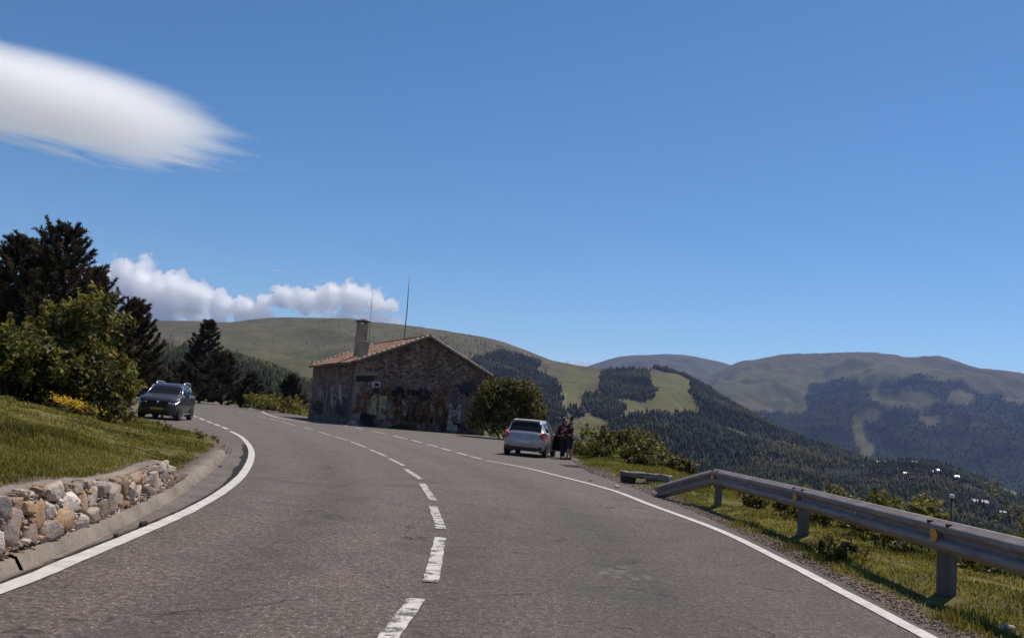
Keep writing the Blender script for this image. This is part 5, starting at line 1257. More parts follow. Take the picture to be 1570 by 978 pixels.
pt = fbm(x * 1.1, y * 1.1, octv=4); keep = (pt > -0.17 - 0.25 * rg.random(n)) & ((off > 0.34) | (y > 12.3)) ; keep &= rg.random(n) < sstep(0.15, 0.5, off) * np.where((y > 5.5) & (y < 12.4), sstep(0.34, 0.55, off), 1)
x, y, z, pt = x[keep], y[keep], z[keep], pt[keep]
n2 = 60000; y2 = rg.uniform(3.5, 13.2, n2); o2 = 0.22 + 1.7 * rg.random(n2); x2 = K_x(y2) - 0.16 - o2; k2 = rg.random(n2) < sstep(0.2, 0.36, o2)
x2, y2, o2 = x2[k2], y2[k2], o2[k2]; x = np.concatenate([x, x2]); y = np.concatenate([y, y2]); z = np.concatenate([z, h_bank(o2, y2)]); pt = np.concatenate([pt, fbm(x2 * 1.1, y2 * 1.1, octv=4)])
blades('grass', x, y, z, rg.uniform(0.02, 0.062, len(x)) * (1 + 2.6 * np.clip(pt - 0.08, 0, 1)), 'green grass covering the bank on the left', 1)
n = 300000; y = 4 + 60 * rg.random(n) ** 2.0; off = 0.1 + 5.5 * rg.random(n) ** 1.15; x = R_x(y) - 0.25 + off; z = h_verge(x, y)
w = 0.40 + 0.5 * np.exp(-((y - 25) / 5) ** 2)
pt = fbm(x * 1.2 + 40, y * 1.2, octv=4); keep = (pt > -0.45) & (rg.random(n) < sstep(w * 0.6, w * 1.7, off + 0.25 * pt))
x, y, z, pt, off = x[keep], y[keep], z[keep], pt[keep], off[keep]
blades('grass', x, y, z, rg.uniform(0.02, 0.06, len(x)) * (1 + 2.2 * np.clip(pt - 0.08, 0, 1)) * (1 + 1.2 * sstep(1.6, 3.2, off)), 'green grass on the right verge under the barrier', 2)
n = 30000; y = 66 + 75 * rg.random(n); off = 0.2 + 7 * rg.random(n); x = R_x(y) - 0.25 + off; keep = (y > 80) | (x < -18.2); x, y = x[keep], y[keep]; z = h_verge(x, y)
blades('grass', x, y, z, rg.uniform(0.15, 0.4, len(x)), 'light green grass on the far verge left of the house', 3, 0.007)
# gravel and litter at the wall foot and on the dirt verge
def pebbles(label, X, Y, Z, s, seed, col):
    rng = np.random.default_rng(seed); V0, T0 = rock_mesh(rng, (1, 1, 0.7), 0, 0.0, 10); n = len(X); a = rng.random(n) * 6.28
    c, q = np.cos(a)[:, None], np.sin(a)[:, None]; S = s[:, None]
    V = np.stack([(V0[None, :, 0] * c - V0[None, :, 1] * q) * S + X[:, None], (V0[None, :, 0] * q + V0[None, :, 1] * c) * S + Y[:, None], V0[None, :, 2] * S + Z[:, None]], -1).reshape(-1, 3)
    T = (T0[None] + (np.arange(n) * len(V0))[:, None, None]).reshape(-1, 3)
    cc = np.repeat(np.array(col)[None] * rng.uniform(0.4, 1.5, (n, 1)), len(V0), 0)
    return tag(fast_mesh('gravel', V, T, m_stone, attrs={'stone': cc, 'rust': np.repeat(rng.random(n) * 0.6, len(V0))}), label, 'gravel', kind='stuff')
n = 1500; y = rg.uniform(5.5, 13.2, n); k = K_x(y); x = k - 0.09 - np.abs(rg.normal(0, 0.05, n)); pebbles('gravel and dead leaves along the wall foot', x, y, np.full(n, 0.155), rg.uniform(0.004, 0.018, n), 3, (0.26, 0.19, 0.14))
n = 4200; y = 5 + 30 * rg.random(n) ** 1.6; w = 0.4 + 1.0 * np.exp(-((y - 24) / 5.5) ** 2); x = R_x(y) - 0.12 + np.abs(rg.normal(0, 0.5, n)) * w; pebbles('loose gravel along the right road edge', x, y, h_verge(x, y) + 0.008, rg.uniform(0.004, 0.016, n) * (1 + y / 25), 4, (0.26, 0.22, 0.19))

# ================================================================== cars
def car_paint(name, c, metal=0.55, rough=0.34):
    M = MT(name); v = M.coord(); n = M.noise(v, 2.2, 5, 0.65)
    sp = M.n('ShaderNodeSeparateXYZ'); M.l(v, sp.inputs[0])
    M.base(M.ramp(n, [(0.3, [x * 0.88 for x in c]), (0.7, c)]))
    M.l(M.ramp(M.noise(v, 6, 5, 0.7), [(0.35, rough - 0.06), (0.7, rough + 0.14)]), M.b.inputs['Roughness'])
    M.b.inputs['Metallic'].default_value = metal; M.b.inputs['Coat Weight'].default_value = 0.6; M.b.inputs['Coat Roughness'].default_value = 0.12
    return M.m
m_silver = car_paint('silver_paint', (0.40, 0.37, 0.37), 0.25, 0.38); m_grey = car_paint('dark_grey_paint', (0.036, 0.031, 0.034), 0.15, 0.38)
m_glass = simple('car_glass', (0.014, 0.014, 0.016), 0.08, 0, 0.22, 0.05); m_tyre = simple('tyre_rubber', (0.018, 0.017, 0.016), 0.85)
m_alloy = simple('wheel_alloy', (0.42, 0.41, 0.40), 0.35, 0.8); m_trim = simple('black_trim', (0.022, 0.020, 0.020), 0.6); m_red = simple('red_lamp', (0.50, 0.03, 0.025), 0.45, 0, 0.25)
m_lens = simple('headlamp_lens', (0.72, 0.72, 0.74), 0.08, 0.7); m_chrome = simple('bright_rail', (0.70, 0.69, 0.68), 0.25, 0.8); m_yplate = simple('yellow_plate', (0.55, 0.33, 0.02), 0.5); m_wplate = simple('white_plate', (0.50, 0.48, 0.47), 0.5); m_seat = simple('cabin_dark', (0.014, 0.012, 0.012), 0.9)
m_fog = simple('fog_lamp_glass', (0.45, 0.45, 0.46), 0.12, 0.5)
def car_shell(sec, n=64):
    """sec rows: y, wb, wm, zb, zs, wr, zt. returns grid [section][point] of the right half + full profile"""
    S = np.array(sec, float); S = S[np.argsort(S[:, 0])]; yy = np.unique(np.concatenate([S[:, 0], np.linspace(S[0, 0], S[-1, 0], n)]))
    C = np.array([np.interp(yy, S[:, 0], S[:, k]) for k in range(1, 7)])
    ker = np.array([1, 2, 3, 2, 1.]) / 9
    Csm = np.array([np.convolve(np.pad(c, 2, mode='edge'), ker, 'valid') for c in C])
    G = []
    for y, (wb, wm, zb, zs, wr, zt) in zip(yy, Csm.T):
        zmid = zb + (zs - zb) * 0.5
        p5 = np.array([wm * 0.965, zs + 0.03 * min(1, max(0, (zt - zs) / 0.1))]); p6 = np.array([wr, zt - min(0.05, max(0.01, (zt - zs) * 0.25))])
        half = [(0, zb), (wb * 0.92, zb), (wb, zb + 0.05), (wm * 0.985, zmid - 0.12), (wm, zmid + 0.04), (wm * 0.998, zs - 0.06), (wm * 0.985, zs), tuple(p5), tuple(p5 + (p6 - p5) * 0.12), tuple(p5 + (p6 - p5) * 0.88), tuple(p6), (wr * 0.93, zt - 0.008), (wr * 0.86, zt), (wr * 0.45, zt + 0.012), (0, zt + 0.016)]
        full = half + [(-x, z) for x, z in half[-2:0:-1]]
        G.append([(x, y, z) for x, z in full])
    return yy, np.array(G), len(half)
def shell_obj(name, G, parent, mat):
    n, k = G.shape[:2]; i = np.arange(n - 1)[:, None] * k + np.arange(k)[None]; j = np.arange(n - 1)[:, None] * k + (np.arange(k)[None] + 1) % k
    q = np.stack([i, j, j + k, i + k], -1).reshape(-1, 4)
    bm = bmesh.new(); vs_ = [bm.verts.new(v) for v in G.reshape(-1, 3)]
    for f in q: bm.faces.new([vs_[t] for t in f])
    bm.faces.new([vs_[t] for t in range(k)]); bm.faces.new([vs_[(n-1)*k + t] for t in range(k)])
    bmesh.ops.remove_doubles(bm, verts=bm.verts[:], dist=1e-4); bmesh.ops.recalc_face_normals(bm, faces=bm.faces[:])
    o = bm_obj(name, bm, mat, parent, True); return o
def pane(name, G, yy, y0, y1, cols, mat, parent, lift=0.006):
    """faces of the shell between y0..y1 over profile columns, as a separate sheet standing proud of the shell"""
    k = G.shape[1]; si = [t for t in range(len(yy)) if y0 - 1e-6 <= yy[t] <= y1 + 1e-6]
    sub = G[si][:, cols]; a = np.gradient(sub, axis=0); b = np.gradient(sub, axis=1); nn = np.cross(a, b); nn /= np.linalg.norm(nn, axis=2, keepdims=True) + 1e-9
    cen = G.mean((0, 1)); sgn = np.sign(((sub - cen) * nn).sum(2, keepdims=True)); sub = sub + nn * sgn * lift
    n, m = sub.shape[:2]; i = np.arange(n - 1)[:, None] * m + np.arange(m - 1)[None]
    o = fast_mesh(name, sub.reshape(-1, 3), np.stack([i, i+1, i+m+1, i+m], -1).reshape(-1, 4), mat, parent, smooth=True)
    so = o.modifiers.new('t', 'SOLIDIFY'); so.thickness = 0.004; so.offset = 0; return o
def wheel(parent, x, y, r, w, side):
    M = Matrix.Translation((x, y, r)); o = side
    bm = bmesh.new(); lathe(bm, [(r*0.66, -w/2), (r*0.93, -w/2), (r, -w/2+0.03), (r, w/2-0.03), (r*0.93, w/2), (r*0.66, w/2), (r*0.66, -w/2)], 28, M)
    wh = bm_obj('wheel', bm, m_tyre, parent, True)
    bm = bmesh.new(); lathe(bm, [(r*0.66, o*(w/2-0.01)), (r*0.60, o*(w/2-0.035)), (r*0.57, o*(w/2-0.06))], 28, M)
    for k in range(6):
        a = k * PI / 3; c, s = math.cos(a), math.sin(a); P = lambda rr, t, d: M @ Vector((o*(w/2-0.02-d), rr*c - t*s, rr*s + t*c))
        q = [P(0.03, 0.035, 0), P(r*0.63, 0.028, 0.004), P(r*0.63, -0.028, 0.004), P(0.03, -0.035, 0)]
        prism(bm, q, (-o*0.025, 0, 0))
    lathe(bm, [(0.0005, o*(w/2-0.008)), (0.05, o*(w/2-0.012)), (0.055, o*(w/2-0.03))], 16, M)
    bm_obj('rim', bm, m_alloy, wh)
    bm = bmesh.new(); lathe(bm, [(0.0005, o*(w/2-0.065)), (r*0.6, o*(w/2-0.065))], 20, M); bm_obj('brake_disc', bm, m_trim, wh)
    return wh
def arch(parent, x0, x1, y, r, R):
    bm = bmesh.new(); a = [bm.verts.new((x0, y + R*math.cos(t), max(0.16, r + R*math.sin(t)))) for t in np.linspace(-0.5, PI + 0.5, 22)]; b = [bm.verts.new((x1, v.co.y, v.co.z)) for v in a]
    bm.faces.new(a); bm.faces.new(b[::-1]); n = len(a)
    for k in range(n): bm.faces.new((a[k], a[(k+1) % n], b[(k+1) % n], b[k]))
    return bm_obj('wheel_arch', bm, m_trim, parent)
def slab(name, parent, mat, pts, vec, bevel=0.0):
    bm = bmesh.new(); prism(bm, pts, vec); return bm_obj(name, bm, mat, parent, bevel=bevel)
NEAR = list(range(7, 15))
def mirror_cols(c, k): return [(k - t) % k for t in c]
# ---------------------------------------------------------------- silver hatchback, seen from behind
sec = [(-2.00,.56,.64,.44,.70,.56,.74),(-1.95,.70,.79,.32,.83,.66,.90),(-1.84,.76,.84,.27,.92,.655,1.02),(-1.66,.78,.852,.24,.94,.62,1.27),(-1.50,.79,.856,.22,.94,.60,1.41),(-1.1,.80,.86,.2,.93,.60,1.475),(-.2,.80,.86,.19,.92,.60,1.49),(.35,.80,.86,.19,.91,.585,1.45),(.75,.80,.86,.19,.91,.60,1.30),(1.2,.80,.86,.2,.90,.64,1.06),(1.45,.79,.85,.2,.86,.68,.94),(1.75,.76,.82,.22,.79,.64,.87),(1.93,.70,.76,.26,.68,.56,.75),(2.0,.56,.62,.33,.58,.48,.62)]
yaw = math.radians(-11); axle = np.array([1.04, 35.0]); hd = np.array([-math.sin(yaw), math.cos(yaw)]); cc = axle + hd * 1.25
hatch = thing('parked_car', 'small silver hatchback parked in the lay-by with its right door open', 'car', (cc[0], cc[1], 0), yaw)
yy, G, nh = car_shell(sec); k = G.shape[1]
body = shell_obj('body', G, hatch, m_silver)
top = list(range(10, 15)) + list(range(15, 19))       # roof columns across
pane('rear_window', G, yy, -1.87, -1.52, list(range(10, 15)) + list(range(15, 19)), m_glass, hatch)
pane('windscreen', G, yy, 0.45, 1.32, list(range(10, 19)), m_glass, hatch)
for s in (1, -1):
    cols = [8, 9] if s > 0 else [k - 8, k - 9]
    pane('side_window', G, yy, -1.42, -0.62, cols, m_glass, hatch)
    if s < 0: pane('side_window', G, yy, -0.5, 0.55, cols, m_glass, hatch)
for s in (1, -1):
    for y in (-1.25, 1.27):
        arch(hatch, s * 0.60, s * 0.868, y, 0.30, 0.36); wheel(hatch, s * 0.775, y, 0.30, 0.195, s)
# tail lamps wrap round the corners
for s in (1, -1):
    pts = [(s*.55, -1.935, .72), (s*.775, -1.90, .70), (s*.862, -1.74, .80), (s*.862, -1.66, .93), (s*.80, -1.84, 1.00), (s*.66, -1.90, .93)]
    bm = bmesh.new(); f = [bm.verts.new((p[0] * 1.035, p[1] - 0.075, p[2])) for p in pts]; b = [bm.verts.new((p[0] - s*0.12, p[1] + 0.12, p[2])) for p in pts]; n = len(pts); bm.faces.new(f); bm.faces.new(b[::-1])
    for t in range(n): bm.faces.new((f[t], f[(t+1) % n], b[(t+1) % n], b[t]))
    bm_obj('tail_lamp', bm, m_red, hatch, bevel=0.012)
slab('plate', hatch, m_wplate, [(-.27, -2.003, .545), (.27, -2.003, .545), (.27, -1.995, .655), (-.27, -1.995, .655)], (0, -0.012, 0))
slab('lower_bumper', hatch, m_trim, [(-.70, -1.985, .28), (.70, -1.985, .28), (.76, -1.975, .40), (.5, -2.0, .46), (-.5, -2.0, .46), (-.76, -1.975, .40)], (0, 0.16, 0), 0.02)
slab('tailgate_seam', hatch, m_trim, [(-.60, -1.972, .70), (.60, -1.972, .70), (.60, -1.968, .712), (-.60, -1.968, .712)], (0, -0.016, 0))
slab('spoiler', hatch, m_silver, [(-.56, -1.60, 1.425), (.56, -1.60, 1.425), (.54, -1.40, 1.468), (-.54, -1.40, 1.468)], (0, 0, 0.025), 0.01)
slab('brake_lamp', hatch, m_red, [(-.12, -1.607, 1.424), (.12, -1.607, 1.424), (.12, -1.605, 1.442), (-.12, -1.605, 1.442)], (0, -0.008, 0))
bm = bmesh.new(); t_ = Vector((0, 0.03, 0)); lathe(bm, [(0.05, -0.006), (0.055, 0), (0.0, 0.004)], 14, Matrix.Translation((0, -1.985, .80)) @ Matrix.Rotation(-PI/2, 4, 'Z')); bm_obj('badge', bm, m_alloy, hatch)
bm = bmesh.new(); tube(bm, [(0, -1.15, 1.485), (0, -1.28, 1.62)], [0.008, 0.004], 6); bm_obj('aerial', bm, m_trim, hatch)
bm = bmesh.new(); tube(bm, [(.45, -1.9, .25), (.45, -2.0, .24)], 0.03, 10); bm_obj('exhaust', bm, m_trim, hatch)
# dark doorway and open door on the right side
slab('doorway', hatch, m_seat, [(.866, -.42, .30), (.866, .72, .30), (.868, .78, .62), (.868, .72, .93), (.866, -.42, .94)], (0.006, 0, 0))
slab('doorway_window', hatch, m_seat, [(.846, -.40, .965), (.846, .62, .965), (.628, .30, 1.42), (.612, -.36, 1.445)], (0.012, 0, 0.006))
door = bpy.data.objects.new('door', None); link(door, hatch); door.location = (.875, .74, 0); door.rotation_euler = (0, 0, math.radians(50))
slab('outer_panel', door, m_silver, [(.012, 0, .26), (.012, -1.12, .26), (.022, -1.14, .60), (.0, -1.10, .93), (.0, 0, .93)], (0.035, 0, 0), 0.01)
slab('inner_panel', door, m_trim, [(.01, -.02, .30), (.01, -1.08, .30), (.01, -1.10, .60), (-.005, -1.06, .915), (-.005, -.02, .915)], (-0.05, 0, 0), 0.012)
bm = bmesh.new(); tube(bm, [(0.01, -.02, .93), (-.12, -.42, 1.36), (-.15, -.80, 1.42), (-.10, -1.06, 1.38), (0.0, -1.10, .93)], 0.026, 8); bm_obj('window_frame', bm, m_trim, door, True)
slab('window', door, m_glass, [(.008, -.05, .935), (.0, -1.06, .935), (-.09, -1.03, 1.355), (-.135, -.80, 1.395), (-.11, -.44, 1.335)], (0.004, 0, 0.001))
slab('mirror', door, m_trim, [(.06, -.12, .94), (.24, -.10, .95), (.24, -.09, 1.07), (.08, -.11, 1.08)], (0, 0.08, 0), 0.02)
mir = slab('mirror', hatch, m_silver, [(-.87, .60, .94), (-1.04, .58, .96), (-1.04, .58, 1.07), (-.88, .60, 1.07)], (0, 0.09, 0), 0.02)
# ---------------------------------------------------------------- dark grey estate coming towards us
Zs = 1.10
sec = [(y, a, b, zb * 1.0, zs * Zs, wr, zt * Zs) for y, a, b, zb, zs, wr, zt in [(2.06,.50,.58,.34,.66,.50,.71),(2.02,.66,.74,.27,.76,.62,.82),(1.90,.76,.83,.22,.84,.69,.90),(1.70,.80,.865,.21,.90,.72,.96),(1.40,.81,.875,.21,.93,.72,1.00),(1.05,.81,.88,.21,.96,.71,1.05),(.75,.81,.88,.21,.97,.675,1.22),(.30,.81,.88,.21,.97,.615,1.46),(-.05,.81,.88,.21,.97,.595,1.53),(-1.0,.81,.88,.21,.98,.59,1.54),(-1.6,.80,.875,.22,.99,.59,1.50),(-1.92,.78,.86,.26,.98,.62,1.28),(-2.06,.72,.80,.32,.92,.66,1.0),(-2.12,.6,.68,.38,.80,.58,.85)]]
hv = np.array([math.sin(math.radians(171)), math.cos(math.radians(171))]); left = np.array([-hv[1], hv[0]])
fl = at(271.5, 644.8)[:2]; ax_c = fl - left * 0.80; cc2 = ax_c - hv * 1.30
suv = thing('moving_car', 'dark grey estate car with silver roof rails and yellow plate beside the shrubs', 'car', (cc2[0], cc2[1], 0), math.atan2(-hv[0], hv[1]), scale=1.03)
yy, G, nh = car_shell(sec); k = G.shape[1]
shell_obj('body', G, suv, m_grey)
pane('windscreen', G, yy, 0.36, 1.02, list(range(10, 19)), m_glass, suv)
pane('rear_window', G, yy, -1.95, -1.66, list(range(10, 19)), m_glass, suv)
for s in (1, -1):
    cols = [8, 9] if s > 0 else [k - 8, k - 9]
    for a, b in ((-1.72, -1.08), (-.98, -.14), (-.04, .60)): pane('side_window', G, yy, a, b, cols, m_glass, suv)
    for y in (-1.28, 1.30): arch(suv, s * 0.60, s * 0.888, y, 0.33, 0.40); wheel(suv, s * 0.79, y, 0.33, 0.21, s)
    bm = bmesh.new(); tube(bm, [(s*.60, .12, 1.60), (s*.62, .02, 1.70), (s*.62, -.25, 1.745), (s*.62, -1.30, 1.745), (s*.61, -1.52, 1.70), (s*.60, -1.60, 1.62)], 0.028, 8); bm_obj('roof_rail', bm, m_chrome, suv, True)
    # bright A-pillar strip, headlamp, fog lamp, mirror, sill
    bm = bmesh.new(); tube(bm, [(s*.80, 1.0, 1.08), (s*.73, .68, 1.32), (s*.655, .30, 1.57)], 0.030, 8); bm_obj('pillar_trim', bm, m_chrome, suv, True)
    pts = [(s*.44, 2.03, .76), (s*.76, 1.94, .74), (s*.885, 1.62, .90), (s*.83, 1.60, 1.02), (s*.66, 1.86, .93)]
    bm = bmesh.new(); f = [bm.verts.new((p[0] * 1.03, p[1] + 0.09, p[2])) for p in pts]; b = [bm.verts.new((p[0] - s*0.12, p[1] - 0.16, p[2])) for p in pts]; n = len(pts); bm.faces.new(f); bm.faces.new(b[::-1])
    for t in range(n): bm.faces.new((f[t], f[(t+1) % n], b[(t+1) % n], b[t]))
    bm_obj('headlight', bm, m_lens, suv, bevel=0.012)
    bm = bmesh.new(); lathe(bm, [(0.0005, 0.03), (0.05, 0.028), (0.06, 0.0), (0.06, -0.12)], 14, Matrix.Translation((s*.62, 2.0, .46)) @ Matrix.Rotation(PI/2, 4, 'Z')); bm_obj('fog_lamp', bm, m_fog, suv, True)
    slab('mirror', suv, m_grey, [(s*.90, .82, 1.05), (s*1.07, .78, 1.07), (s*1.07, .77, 1.20), (s*.92, .80, 1.22)], (0, -0.10, 0), 0.025)
    slab('sill_trim', suv, m_alloy, [(s*.86, -.85, .27), (s*.86, .88, .27), (s*.872, .88, .35), (s*.872, -.85, .35)], (s*0.012, 0, 0))
slab('grille', suv, m_trim, [(-.42, 2.07, .56), (.42, 2.07, .56), (.47, 2.065, .74), (-.47, 2.065, .74)], (0, 0.018, 0), 0.006)
slab('grille', suv, m_trim, [(-.60, 2.055, .30), (.60, 2.055, .30), (.54, 2.065, .43), (-.54, 2.065, .43)], (0, 0.018, 0), 0.006)
slab('plate', suv, m_yplate, [(-.27, 2.07, .45), (.27, 2.07, .45), (.27, 2.07, .55), (-.27, 2.07, .55)], (0, 0.03, 0))
bm = bmesh.new(); lathe(bm, [(0.0005, 0.02), (0.05, 0.018), (0.055, 0.0)], 14, Matrix.Translation((0, 2.07, .80)) @ Matrix.Rotation(PI/2, 4, 'Z')); bm_obj('badge', bm, m_chrome, suv)
slab('wiper', suv, m_trim, [(-.55, 1.06, 1.155), (.1, 1.08, 1.16), (.1, 1.05, 1.175), (-.55, 1.03, 1.17)], (0, 0.012, 0.01))

# ================================================================== the couple by the open door
def skin_mesh(name, J, E, mat, parent, root, sub=2):
    """J: name -> (pos, radius or (rx, ry)); E: edges by name"""
    names = list(J); idx = {n: i for i, n in enumerate(names)}; me = bpy.data.meshes.new(name)
    me.from_pydata([tuple(J[n][0]) for n in names], [(idx[a], idx[b]) for a, b in E], [])
    o = bpy.data.objects.new(name, me); link(o, parent)
    m = o.modifiers.new('skin', 'SKIN'); m.use_smooth_shade = True
    sl = me.skin_vertices[0].data if me.skin_vertices else None
    if sl is None:
        me.attributes  # no layer yet
    for n in names:
        r = J[n][1]; d = me.skin_vertices[0].data[idx[n]]; d.radius = r if hasattr(r, '__len__') else (r, r); d.use_root = (n == root)
    s = o.modifiers.new('sub', 'SUBSURF'); s.levels = sub; s.render_levels = sub
    me.materials.append(mat)
    # bake to plain mesh
    dg = bpy.context.evaluated_depsgraph_get(); me2 = bpy.data.meshes.new_from_object(o.evaluated_get(dg)); o.modifiers.clear(); o.data = me2
    if not me2.materials: me2.materials.append(mat)
    for p in me2.polygons: p.use_smooth = True
    return o
def ensure_skin(me):
    return me
m_skin = simple('skin', (0.36, 0.21, 0.145), 0.55, 0, 0.4, 0.08); m_hairM = simple('dark_hair', (0.020, 0.013, 0.010), 0.6, 0, 0.4, 0.3, 30); m_shoe = simple('dark_shoe', (0.03, 0.026, 0.024), 0.7)
m_black = simple('black_cotton', (0.020, 0.018, 0.020), 0.9, 0, 0.2, 0.3, 9); m_maroon = simple('maroon_knit', (0.12, 0.022, 0.026), 0.9, 0, 0.2, 0.25, 9); m_jeans = simple('dark_trousers', (0.030, 0.026, 0.032), 0.9, 0, 0.2, 0.25, 9); m_shorts = simple('black_shorts', (0.016, 0.014, 0.016), 0.9)
m_eye = simple('eye', (0.03, 0.02, 0.015), 0.2)
def person(label, loc, rot, H, male, arms, legs, top_mat, bottom_mat, shorts):
    root = thing('person', label, 'person', loc, rot); s = H / 1.74; w = 1.0 if male else 0.9
    V = lambda x, y, z: Vector((x * s, y * s, z * s))
    J = {'pelvis': (V(0, 0, .95), (.135*s*w, .105*s)), 'spine': (V(0, .01, 1.13), (.12*s*w, .095*s)), 'chest': (V(0, 0, 1.31), (.145*s*w, .105*s)), 'neck': (V(0, .005, 1.475), .052*s), 'jaw': (V(0, .035, 1.555), (.062*s, .072*s)), 'head': (V(0, .02, 1.635), (.076*s, .092*s)), 'crown': (V(0, .0, 1.705), (.058*s, .07*s)), 'nose': (V(0, .118, 1.612), .013*s)}
    E = [('pelvis', 'spine'), ('spine', 'chest'), ('chest', 'neck'), ('neck', 'jaw'), ('jaw', 'head'), ('head', 'crown'), ('head', 'nose')]
    for sd, nm in ((1, 'r'), (-1, 'l')):
        e, wr, hd_ = [Vector(q) for q in arms[nm]]
        J['sh' + nm] = (V(sd * .175 * w, -.005, 1.405), .058*s); J['el' + nm] = (V(*e), .040*s); J['wr' + nm] = (V(*wr), .028*s); J['pa' + nm] = (V(*(wr.lerp(hd_, 0.5))), (.034*s, .018*s))
        E += [('chest', 'sh' + nm), ('sh' + nm, 'el' + nm), ('el' + nm, 'wr' + nm), ('wr' + nm, 'pa' + nm)]
        J['ear' + nm] = (V(sd * .082, .0, 1.62), .014*s); E.append(('head', 'ear' + nm))
        d = (hd_ - wr).normalized(); up = Vector((0, 0, 1)); sv = d.cross(up).normalized(); uv = sv.cross(d).normalized(); pc = wr.lerp(hd_, 0.5)
        curl = sv * (sd * -0.02)
        for f, (off, ln) in enumerate(((.027, .075), (.009, .085), (-.009, .080), (-.027, .062))):
            a = pc + uv * off + d * 0.045; b = a + d * ln * 0.5 + curl * 0.4; c = b + d * ln * 0.45 + curl
            for q, p_, r_ in ((0, a, .0095), (1, b, .0088), (2, c, .0075)): J[f'f{f}{q}{nm}'] = (V(*p_), r_*s)
            E += [('pa' + nm, f'f{f}0{nm}'), (f'f{f}0{nm}', f'f{f}1{nm}'), (f'f{f}1{nm}', f'f{f}2{nm}')]
        a = pc + uv * .04 + d * 0.005; b = a + uv * .025 + d * .03
        J['t0' + nm] = (V(*a), .011*s); J['t1' + nm] = (V(*b), .009*s); E += [('pa' + nm, 't0' + nm), ('t0' + nm, 't1' + nm)]
        kx, ky, fx, fy = legs[nm]
        J['hip' + nm] = (V(sd * .092, 0, .88), (.088*s, .09*s)); J['kn' + nm] = (V(kx, ky, .49), .056*s); J['calf' + nm] = (V((kx*.6+fx*.4), (ky*.6+fy*.4) - .02, .35), .056*s); J['an' + nm] = (V(fx, fy, .085), .036*s); J['toe' + nm] = (V(fx * 1.1, fy + .15, .035), (.040*s, .026*s)); J['heel' + nm] = (V(fx, fy - .045, .038), .030*s)
        E += [('pelvis', 'hip' + nm), ('hip' + nm, 'kn' + nm), ('kn' + nm, 'calf' + nm), ('calf' + nm, 'an' + nm), ('an' + nm, 'toe' + nm), ('an' + nm, 'heel' + nm)]
    skin_mesh('body', J, E, m_skin, root, 'pelvis', 2)
    g = lambda n, k: (J[n][0], tuple(np.array(J[n][1] if hasattr(J[n][1], '__len__') else (J[n][1],)*2) + k*s))
    T = {n: g(n, k) for n, k in (('pelvis', .018), ('spine', .022), ('chest', .018), ('shr', .016), ('shl', .016))}
    for nm in 'rl': T['u' + nm] = (J['sh' + nm][0].lerp(J['el' + nm][0], 0.72 if male else 0.5), .062*s)
    if not male:
        for nm in 'rl': T['u' + nm] = (J['el' + nm][0], .054*s); T['w' + nm] = (J['wr' + nm][0], .042*s)
    T['hem'] = (V(0, 0, .86), (.15*s*w, .125*s)); T['col'] = (V(0, 0, 1.43), (.075*s, .07*s))
    skin_mesh('shirt', T, [('hem', 'pelvis'), ('pelvis', 'spine'), ('spine', 'chest'), ('chest', 'col'), ('chest', 'shr'), ('chest', 'shl'), ('shr', 'ur'), ('shl', 'ul')] + ([] if male else [('ur', 'wr'), ('ul', 'wl')]), top_mat, root, 'pelvis')
    B = {'pelvis': g('pelvis', .012)}; Eb = []
    for nm in 'rl':
        B['hip' + nm] = g('hip' + nm, .022); B['kn' + nm] = (J['kn' + nm][0], .082*s if shorts else .070*s); Eb += [('pelvis', 'hip' + nm), ('hip' + nm, 'kn' + nm)]
        if not shorts: B['an' + nm] = (J['an' + nm][0] + Vector((0, 0, .02)), .055*s); Eb.append(('kn' + nm, 'an' + nm))
        else: B['hm' + nm] = (J['kn' + nm][0].lerp(J['calf' + nm][0], 0.5), .085*s); Eb.append(('kn' + nm, 'hm' + nm))
    skin_mesh('shorts' if shorts else 'trousers', B, Eb, bottom_mat, root, 'pelvis')
    for nm in 'rl':
        a, t, h = J['an' + nm][0], J['toe' + nm][0], J['heel' + nm][0]
        skin_mesh('shoe', {'h': (h + Vector((0, 0, .005)), .042*s), 'm': (h.lerp(t, .5) + Vector((0, 0, .004)), (.047*s, .040*s)), 't': (t + Vector((0, .02, .002)), (.046*s, .034*s)), 'a': (a - Vector((0, 0, .01)), .046*s)}, [('h', 'm'), ('m', 't'), ('m', 'a')], m_shoe, root, 'm')
    # hair: cap over skull, longer at the back for the woman
    Hh = {'a': (V(0, -.01, 1.70), (.082*s, .092*s)), 'b': (V(0, -.045, 1.655), (.086*s, .075*s)), 'c': (V(0, -.055, 1.59), (.070*s, .05*s)), 'f': (V(0, .05, 1.72), (.068*s, .04*s))}; Eh = [('f', 'a'), ('a', 'b'), ('b', 'c')]
    if not male: Hh['d'] = (V(0, -.09, 1.48), (.075*s, .04*s)); Hh['e'] = (V(.01, -.10, 1.34), (.055*s, .03*s)); Eh += [('c', 'd'), ('d', 'e')]
    skin_mesh('hair', Hh, Eh, m_hairM, root, 'b')
    for sd in (1, -1):
        bm = bmesh.new(); bmesh.ops.create_uvsphere(bm, u_segments=8, v_segments=6, radius=.011*s, matrix=Matrix.Translation(V(sd * .032, .092, 1.635))); bm_obj('eye', bm, m_eye, root, True)
    return root
pm = at(872, 705); pw = pm + np.array([-0.25, 0.20, 0])
az = math.atan2(pw[1] - pm[1], pw[0] - pm[0]) - PI/2       # man faces the woman
hug_m = {'r': [(.27, .13, 1.20), (.13, .36, 1.22), (-.03, .45, 1.25)], 'l': [(-.27, .14, 1.17), (-.13, .37, 1.08), (.03, .45, 1.06)]}
hug_w = {'r': [(.24, .15, 1.22), (.16, .36, 1.33), (.04, .46, 1.36)], 'l': [(-.24, .13, 1.16), (-.17, .35, 1.12), (-.04, .44, 1.10)]}
